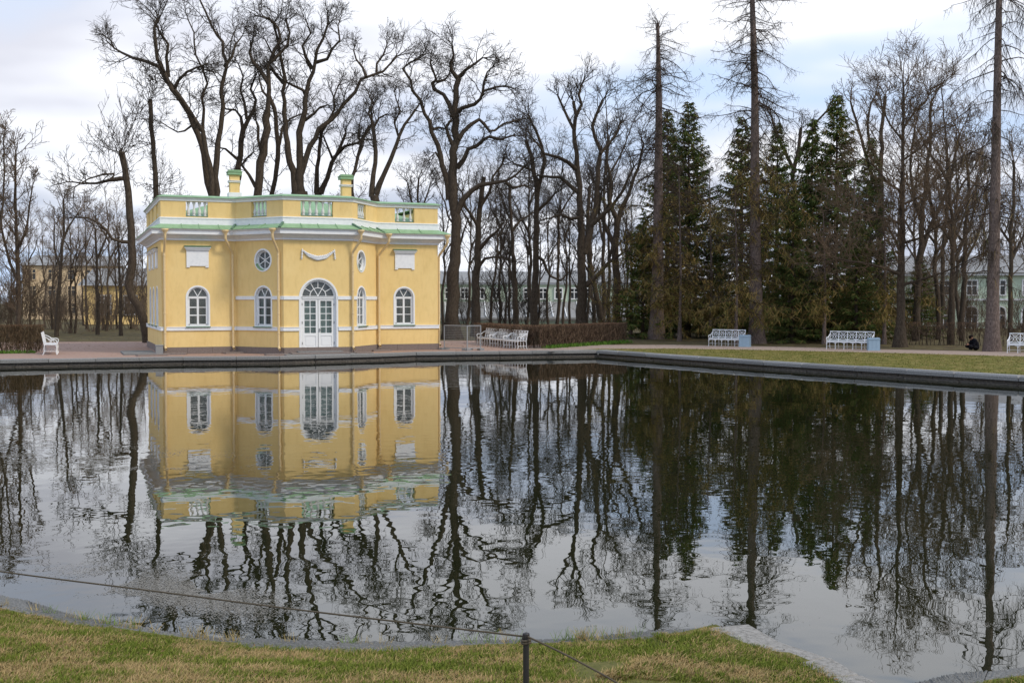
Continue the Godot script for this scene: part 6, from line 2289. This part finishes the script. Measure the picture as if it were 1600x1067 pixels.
# ------------------------------------------------------------------ a person
func field_mesh(bones: Array, cell: float, blend: float) -> MB:
	# smooth union of tapered capsules [a, b, ra, rb, colour], meshed by surface nets
	var lo := Vector3.INF
	var hi := -Vector3.INF
	for b in bones:
		var r: float = maxf(b[2], b[3]) + 2 * cell
		for q in [b[0], b[1]]:
			lo = lo.min(q - Vector3.ONE * r)
			hi = hi.max(q + Vector3.ONE * r)
	var n := Vector3i(((hi - lo) / cell).ceil()) + Vector3i.ONE
	var val := PackedFloat32Array()
	val.resize(n.x * n.y * n.z)
	for z in n.z:
		for y in n.y:
			for x in n.x:
				var p := lo + Vector3(x, y, z) * cell
				var d := 1e3
				for b in bones:
					var e: Vector3 = b[1] - b[0]
					var t := clampf((p - b[0]).dot(e) / maxf(e.length_squared(), 1e-9), 0, 1)
					var k: float = p.distance_to(b[0] + e * t) - lerpf(b[2], b[3], t)
					var h := clampf(0.5 + 0.5 * (d - k) / blend, 0, 1)
					d = lerpf(d, k, h) - blend * h * (1 - h)
				val[(z * n.y + y) * n.x + x] = d
	var m := MB.new()
	m.colored = true
	var id := {}
	var step := [1, n.x, n.x * n.y]
	for z in n.z - 1:
		for y in n.y - 1:
			for x in n.x - 1:
				var k := (z * n.y + y) * n.x + x
				var inside := 0
				var sum := Vector3.ZERO
				var cnt := 0
				for c in 8:
					if val[k + (c & 1) + ((c >> 1) & 1) * n.x + (c >> 2) * n.x * n.y] < 0:
						inside += 1
				if inside == 0 or inside == 8:
					continue
				for ax in 3:
					for c in 4:
						var o := Vector3i.ZERO
						o[(ax + 1) % 3] = c & 1
						o[(ax + 2) % 3] = c >> 1
						var ka: int = k + o.x + o.y * n.x + o.z * n.x * n.y
						var a := val[ka]
						var b := val[ka + step[ax]]
						if (a < 0) != (b < 0):
							var q := Vector3(o)
							q[ax] += a / (a - b)
							sum += q
							cnt += 1
				var p := lo + (Vector3(x, y, z) + sum / cnt) * cell
				var best := 1e3
				var col := Color.WHITE
				for b in bones:
					var e: Vector3 = b[1] - b[0]
					var t := clampf((p - b[0]).dot(e) / maxf(e.length_squared(), 1e-9), 0, 1)
					var dd: float = p.distance_to(b[0] + e * t) - lerpf(b[2], b[3], t)
					if dd < best:
						best = dd
						col = b[4]
				id[k] = m.v.size()
				m.v.push_back(p)
				m.n.push_back(Vector3(val[k + 1] - val[k], val[k + step[1]] - val[k], val[k + step[2]] - val[k]).normalized())
				m.c.push_back(col)
	for z in range(1, n.z - 1):
		for y in range(1, n.y - 1):
			for x in range(1, n.x - 1):
				var k := (z * n.y + y) * n.x + x
				for ax in 3:
					var a := val[k]
					var b := val[k + step[ax]]
					if (a < 0) == (b < 0):
						continue
					var s1: int = step[(ax + 1) % 3]
					var s2: int = step[(ax + 2) % 3]
					var q := [k, k - s1, k - s1 - s2, k - s2]
					if not (id.has(q[0]) and id.has(q[1]) and id.has(q[2]) and id.has(q[3])):
						continue
					var ia: int = id[q[0]]
					var ib: int = id[q[1]]
					var ic: int = id[q[2]]
					var idd: int = id[q[3]]
					if a < 0:
						m.i.append_array(PackedInt32Array([ia, idd, ic, ia, ic, ib]))
					else:
						m.i.append_array(PackedInt32Array([ia, ib, ic, ia, ic, idd]))
	return m

func person() -> void:
	# sitting low on the verge, bent over something held in both hands, turned to the left
	var t := thing("person", "person in a black coat hunched on the verge, looking down at their hands", "person", Vector3(21.75, G, -53.6), deg_to_rad(8))
	var coat := Color(0.010, 0.010, 0.012)
	var dark := Color(0.014, 0.014, 0.018)
	var skin := Color(0.40, 0.22, 0.155)
	# x towards where they face is -x
	var hip := Vector3(0.13, 0.14, 0)
	var chest := Vector3(0.03, 0.40, 0)
	var neck := Vector3(-0.06, 0.50, 0)
	var b := [[hip, Vector3(0.10, 0.27, 0), 0.16, 0.155, coat], [Vector3(0.10, 0.27, 0), chest, 0.155, 0.15, coat], [chest, neck, 0.11, 0.065, coat]]
	for s in [-1.0, 1.0]:
		var sh := Vector3(0.0, 0.43, s * 0.165)
		var el := Vector3(-0.10, 0.22, s * 0.20)
		var wr := Vector3(-0.245, 0.245, s * 0.07)
		b.append([chest, sh, 0.10, 0.075, coat])
		b.append([sh, el, 0.066, 0.052, coat])
		b.append([el, wr, 0.050, 0.036, coat])
		var hp := Vector3(0.08, 0.12, s * 0.10)
		var kn := Vector3(-0.24, 0.17, s * 0.18)
		var an := Vector3(-0.08, 0.055, s * 0.03 - s * 0.05)
		b.append([hp, kn, 0.088, 0.062, dark])
		b.append([kn, an, 0.058, 0.042, dark])
		b.append([an, an + Vector3(-0.05, -0.01, s * 0.13), 0.042, 0.034, dark])
	var body := field_mesh(b, 0.018, 0.03)
	# head, bowed
	var hd := Vector3(-0.115, 0.575, 0)
	var f := Vector3(-0.86, -0.5, 0).normalized()
	var up := Vector3(-0.5, 0.86, 0)
	var zz := Vector3(0, 0, 1)
	var hb := [[neck, hd + f * -0.01, 0.052, 0.055, skin], [hd, hd + up * 0.035, 0.082, 0.085, skin], [hd + f * 0.035 - up * 0.03, hd + f * 0.05 - up * 0.055, 0.05, 0.036, skin],
		[hd + f * 0.078, hd + f * 0.094 - up * 0.02, 0.010, 0.014, skin], [hd + f * 0.075 - up * 0.048, hd + f * 0.078 - up * 0.048 + zz * 0.012, 0.010, 0.008, Color(0.30, 0.13, 0.10)]]
	var hair := Color(0.012, 0.009, 0.008)
	for s in [-1.0, 1.0]:
		hb.append([hd + zz * s * 0.078 - up * 0.012, hd + zz * s * 0.082 + up * 0.012, 0.014, 0.017, skin])
		hb.append([hd + f * 0.068 + zz * s * 0.03 + up * 0.008, hd + f * 0.069 + zz * s * 0.034 + up * 0.008, 0.010, 0.010, Color(0.05, 0.035, 0.03)])
	hb.append([hd + up * 0.04 - f * 0.015, hd + up * 0.045 + f * 0.02, 0.090, 0.083, hair])
	hb.append([hd - f * 0.045, hd - f * 0.05 - up * 0.04, 0.062, 0.045, hair])
	var head := field_mesh(hb, 0.008, 0.012)
	for k in 2:
		var src := head
		if k == 1:
			# hands: palm, four fingers and thumb each, closed round a small dark thing
			var gb := []
			for s in [-1.0, 1.0]:
				var w := Vector3(-0.235, 0.248, s * 0.075)
				var palm := w + Vector3(-0.055, 0.012, -s * 0.022)
				gb.append([w, palm, 0.024, 0.030, skin])
				for j in 4:
					var k0 := palm + Vector3(-0.018 - 0.004 * j, 0.024 - 0.016 * j, s * 0.004)
					var k1 := k0 + Vector3(-0.032 + 0.004 * absf(j - 1), -0.004, -s * 0.008)
					gb.append([k0, k1, 0.0095, 0.0085, skin])
					gb.append([k1, k1 + Vector3(-0.008, -0.006, -s * 0.026), 0.0085, 0.0075, skin])
				gb.append([palm + Vector3(0.01, 0.02, -s * 0.012), palm + Vector3(-0.02, 0.045, -s * 0.03), 0.0115, 0.009, skin])
			src = field_mesh(gb, 0.006, 0.006)
		var off := body.v.size()
		body.v.append_array(src.v)
		body.n.append_array(src.n)
		body.c.append_array(src.c)
		for j in src.i:
			body.i.push_back(j + off)
	obj("body", body, M.white, t)
	var ph := thing("phone", "small dark object held in the crouching person's hands", "phone", t.position + Basis(Vector3.UP, deg_to_rad(8)) * Vector3(-0.335, 0.262, 0), deg_to_rad(8))
	var pm := MB.new()
	pm.box(Vector3.ZERO, Vector3(0.012, 0.13, 0.07), Basis(Vector3(0, 0, 1), 0.5))
	obj("case", pm, M.black_post, ph)

# ------------------------------------------------------------------ far buildings
func far_window(parent: Node3D, x: float, y: float, w: float, h: float, z: float, arch: bool, frame: Material = M.joinery) -> void:
	var m := MB.new()
	var o := {"x": 0.0, "w": w, "y0": 0.0, "y1": h, "kind": "arch" if arch else "rect"}
	band_along(m, outline(o, 8), 0.14, -0.03, 0.14, true)
	m.box(Vector3(0, h / 2, 0.03), Vector3(0.09, h - 0.2, 0.06))
	m.box(Vector3(0, h * 0.62, 0.034), Vector3(w - 0.2, 0.09, 0.06))
	var win := obj("window", m, frame, parent, Transform3D(Basis(), Vector3(x, y, z)))
	var p := poly_sheet(outline({"x": 0.0, "w": w - 0.1, "y0": 0.05, "y1": h - 0.05, "kind": o.kind}, 8), 0.012)
	obj("pane", p, M.far_pane, win)

func far_houses() -> void:
	# long pale green house behind the wood, low grey roofs with a row of roof lights
	var t := thing("green_house", "long pale green house with grey roofs seen through the wood behind the brown hedge", "house", Vector3(-9.0, G - 3.0, -116), deg_to_rad(4))
	t.scale = Vector3(1, 0.9, 1)
	var w := MB.new()
	w.box(Vector3(12.5, 2.0, -5), Vector3(25, 4.0, 10))
	w.box(Vector3(-2.0, 3.9, -4), Vector3(7.0, 7.8, 10))
	obj("wall", w, M.mint, t)
	var up := MB.new()
	up.box(Vector3(13.0, 6.9, -6.5), Vector3(23.0, 2.2, 7))
	obj("wall", up, M.mint, t)
	var r := MB.new()
	r.face(Vector3(1.6, 4.0, 0.5), Vector3(25.6, 4.0, 0.5), Vector3(25.0, 5.8, -3.0), Vector3(1.6, 5.8, -3.0), Vector3(0, 1, 1))
	r.face(Vector3(1.6, 4.0, 0.5), Vector3(25.6, 4.0, 0.5), Vector3(25.6, 3.8, 0.5), Vector3(1.6, 3.8, 0.5), Vector3(0, 0, 1))
	r.face(Vector3(1.0, 8.0, -2.6), Vector3(25.2, 8.0, -2.6), Vector3(25.2, 9.4, -6.5), Vector3(1.0, 9.4, -6.5), Vector3(0, 1, 1))
	r.face(Vector3(1.0, 9.4, -6.5), Vector3(25.2, 9.4, -6.5), Vector3(25.2, 7.8, -10.4), Vector3(1.0, 7.8, -10.4), Vector3(0, 1, -1))
	r.face(Vector3(-6.0, 7.8, 1.5), Vector3(2.0, 7.8, 1.5), Vector3(2.0, 9.4, -4.0), Vector3(-6.0, 9.4, -4.0), Vector3(0, 1, 1))
	r.face(Vector3(-6.0, 9.4, -4.0), Vector3(2.0, 9.4, -4.0), Vector3(2.0, 7.8, -9.5), Vector3(-6.0, 7.8, -9.5), Vector3(0, 1, -1))
	obj("roof", r, M.grey_roof, t)
	var gl := MB.new()
	for k in 17:
		var x := 2.2 + k * 1.38
		gl.bar(Vector3(x, 4.12, 0.45), Vector3(x, 5.82, -2.95), 0.10, 0.10, Vector3(0, 1, 1))
	obj("roof_bar", gl, M.white_paint, t)
	for k in 14:
		far_window(t, 2.6 + k * 1.65, 6.05, 0.95, 1.4, -2.96, false)
		far_window(t, 2.6 + k * 1.65, 0.9, 1.0, 2.1, 0.03, false)
	for x in [-4.2, -2.0, 0.2]:
		far_window(t, x, 1.0, 1.1, 2.4, 1.03, true)
		far_window(t, x, 4.6, 1.1, 1.9, 1.03, false)
	var cb := MB.new()
	cb.box(Vector3(13.5, 3.72, 0.06), Vector3(24, 0.22, 0.25))
	cb.box(Vector3(13.0, 7.9, -2.9), Vector3(23.4, 0.22, 0.3))
	cb.box(Vector3(-2.0, 7.7, 1.1), Vector3(7.4, 0.25, 0.4))
	obj("cornice", cb, M.white_paint, t)
	# pale green house at the right
	t = thing("green_house", "pale green house with a tall arched window, behind the bare trees at the right", "house", Vector3(36.5, G - 1.2, -98), deg_to_rad(-12))
	t.scale = Vector3(0.9, 0.82, 0.9)
	w = MB.new()
	w.box(Vector3(4.5, 3.6, -5), Vector3(20, 7.2, 10))
	obj("wall", w, M.mint, t)
	r = MB.new()
	r.face(Vector3(-6, 7.2, 0.6), Vector3(15, 7.2, 0.6), Vector3(13, 9.2, -5), Vector3(-4, 9.2, -5), Vector3(0, 1, 1))
	r.face(Vector3(-6, 7.2, -10.6), Vector3(15, 7.2, -10.6), Vector3(13, 9.2, -5), Vector3(-4, 9.2, -5), Vector3(0, 1, -1))
	obj("roof", r, M.grey_roof, t)
	cb = MB.new()
	cb.box(Vector3(4.5, 7.05, 0.15), Vector3(20.4, 0.3, 0.5))
	cb.box(Vector3(4.5, 4.4, 0.05), Vector3(20.1, 0.2, 0.2))
	obj("cornice", cb, M.white_paint, t)
	for k in 8:
		far_window(t, -4.3 + k * 2.5, 1.1, 1.25, 2.7, 0.03, true)
		far_window(t, -4.3 + k * 2.5, 4.8, 1.15, 1.7, 0.03, false)
	# cream house at the left
	t = thing("cream_house", "three-storey cream house with dark windows half hidden by the left thicket", "house", Vector3(-60.0, G, -142), deg_to_rad(16))
	t.scale = Vector3(0.95, 0.80, 0.95)
	w = MB.new()
	w.box(Vector3(5, 4.2, -5), Vector3(12, 8.4, 10))
	obj("wall", w, M.cream, t)
	r = MB.new()
	r.face(Vector3(-1.4, 8.4, 0.5), Vector3(11.4, 8.4, 0.5), Vector3(10.0, 10.2, -5), Vector3(0, 10.2, -5), Vector3(0, 1, 1))
	r.face(Vector3(-1.4, 8.4, -10.5), Vector3(11.4, 8.4, -10.5), Vector3(10.0, 10.2, -5), Vector3(0, 10.2, -5), Vector3(0, 1, -1))
	r.face(Vector3(11.4, 8.4, 0.5), Vector3(11.4, 8.4, -10.5), Vector3(10.0, 10.2, -5), Vector3(10.0, 10.2, -5), Vector3(1, 1, 0))
	r.face(Vector3(-1.4, 8.4, 0.5), Vector3(-1.4, 8.4, -10.5), Vector3(0.0, 10.2, -5), Vector3(0.0, 10.2, -5), Vector3(-1, 1, 0))
	obj("roof", r, M.grey_roof, t)
	for k in 5:
		for y in [0.8, 3.5, 6.1]:
			far_window(t, 0.2 + k * 2.4, y, 1.1, 1.8, 0.03, false, M.cream)
	# small yellow house close left of the pavilion
	t = thing("yellow_lodge", "low yellow lodge with white framed windows seen past the lopped trunk", "house", Vector3(-39.5, G, -112), deg_to_rad(14))
	w = MB.new()
	w.box(Vector3(2, 1.9, -4), Vector3(9, 3.8, 8))
	obj("wall", w, M.stucco, t)
	r = MB.new()
	r.face(Vector3(-3, 3.8, 0.5), Vector3(7, 3.8, 0.5), Vector3(6, 5.6, -4), Vector3(-2, 5.6, -4), Vector3(0, 1, 1))
	r.face(Vector3(-3, 3.8, -8.5), Vector3(7, 3.8, -8.5), Vector3(6, 5.6, -4), Vector3(-2, 5.6, -4), Vector3(0, 1, -1))
	obj("roof", r, M.grey_roof, t)
	for k in 3:
		far_window(t, -0.6 + k * 2.5, 0.9, 1.4, 2.0, 0.03, false)

func furniture() -> void:
	var g := "white garden benches"
	var b := make_bench("white openwork bench seen end-on beside the left hedge", g, Vector3(-20.15, G, -49.7), deg_to_rad(110))
	dup(b, "garden_bench", Vector3(10.95, G, -58.0), deg_to_rad(-34), "white openwork bench beside the tallest larch's trunk", g, Vector3(0.82, 0.88, 0.9))
	dup(b, "garden_bench", Vector3(16.05, G, -54.0), deg_to_rad(-34), "large white openwork bench in front of the tallest spruce", g, Vector3(0.97, 0.90, 0.95))
	dup(b, "garden_bench", Vector3(22.95, G, -49.9), deg_to_rad(-34), "white openwork bench cut off by the right edge of the view", g, Vector3(1.0, 0.92, 0.95))
	var side := Vector3(-0.35, 0, -0.94)
	var names := ["nearest of the three white benches in a row by the brown hedge", "middle of the three white benches in a row by the brown hedge", "farthest of the three white benches in a row, next to the wire fence panels"]
	for k in 3:
		var p := Vector3(0.15, G, -55.2) + side * 2.05 * k
		dup(b, "garden_bench", p, deg_to_rad(-66), names[k], g, Vector3(0.76, 0.92, 0.9))
	bin_at("blue square litter bin beside the tallest larch's trunk", Vector3(11.72, G, -57.2), deg_to_rad(-20))
	bin_at("blue square litter bin beside the large bench in front of the spruces", Vector3(16.85, G, -53.0), deg_to_rad(-10))
	var a := px(694, 544, 53.9)
	var c := px(730, 545.5, 53.0)
	var d := px(751, 545, 53.2)
	for q in [[a, c, "wider wire mesh fence panel against the pavilion's right corner"], [c, d, "narrower wire mesh fence panel beside the farthest white bench of the row"]]:
		fence_panel(q[2], Vector3(q[0].x, G, q[0].z), Vector3(q[1].x, G, q[1].z))

# ------------------------------------------------------------------
func _ready() -> void:
	var cam := Camera3D.new()
	cam.name = "camera"
	cam.position = Vector3(0, EYE, 0)
	cam.rotation.x = -PITCH
	cam.fov = rad_to_deg(2.0 * atan(533.5 / F))
	cam.near = 0.1
	cam.far = 3000
	add_child(cam)
	cam.current = true
	var env := Environment.new()
	env.background_mode = Environment.BG_SKY
	var sk := PanoramaSkyMaterial.new()
	sk.panorama = sky_picture()
	env.sky = Sky.new()
	env.sky.sky_material = sk
	env.background_energy_multiplier = 1.0
	env.tonemap_mode = Environment.TONE_MAPPER_LINEAR
	env.tonemap_exposure = 1.24
	env.sdfgi_enabled = true
	env.ssao_enabled = true
	env.ssil_enabled = true
	var we := WorldEnvironment.new()
	we.name = "world_environment"
	we.environment = env
	add_child(we)
	var sun := DirectionalLight3D.new()
	sun.name = "sun"
	sun.light_energy = 0.5
	sun.light_color = Color(1.0, 0.95, 0.86)
	sun.light_angular_distance = 10.0
	sun.shadow_enabled = true
	sun.rotation = Vector3(deg_to_rad(-40), deg_to_rad(60), 0)
	add_child(sun)

	rng.seed = 20240
	var t0 := Time.get_ticks_msec()
	materials()
	setting()
	print("setting ", Time.get_ticks_msec() - t0)
	pavilion()
	print("pavilion ", Time.get_ticks_msec() - t0)
	far_houses()
	old_trees()
	print("trees ", Time.get_ticks_msec() - t0)
	larches()
	spruces()
	background()
	hedges()
	print("woods ", Time.get_ticks_msec() - t0)
	furniture()
	person()
	rope_post()
	scum()
	print("done ", Time.get_ticks_msec() - t0)
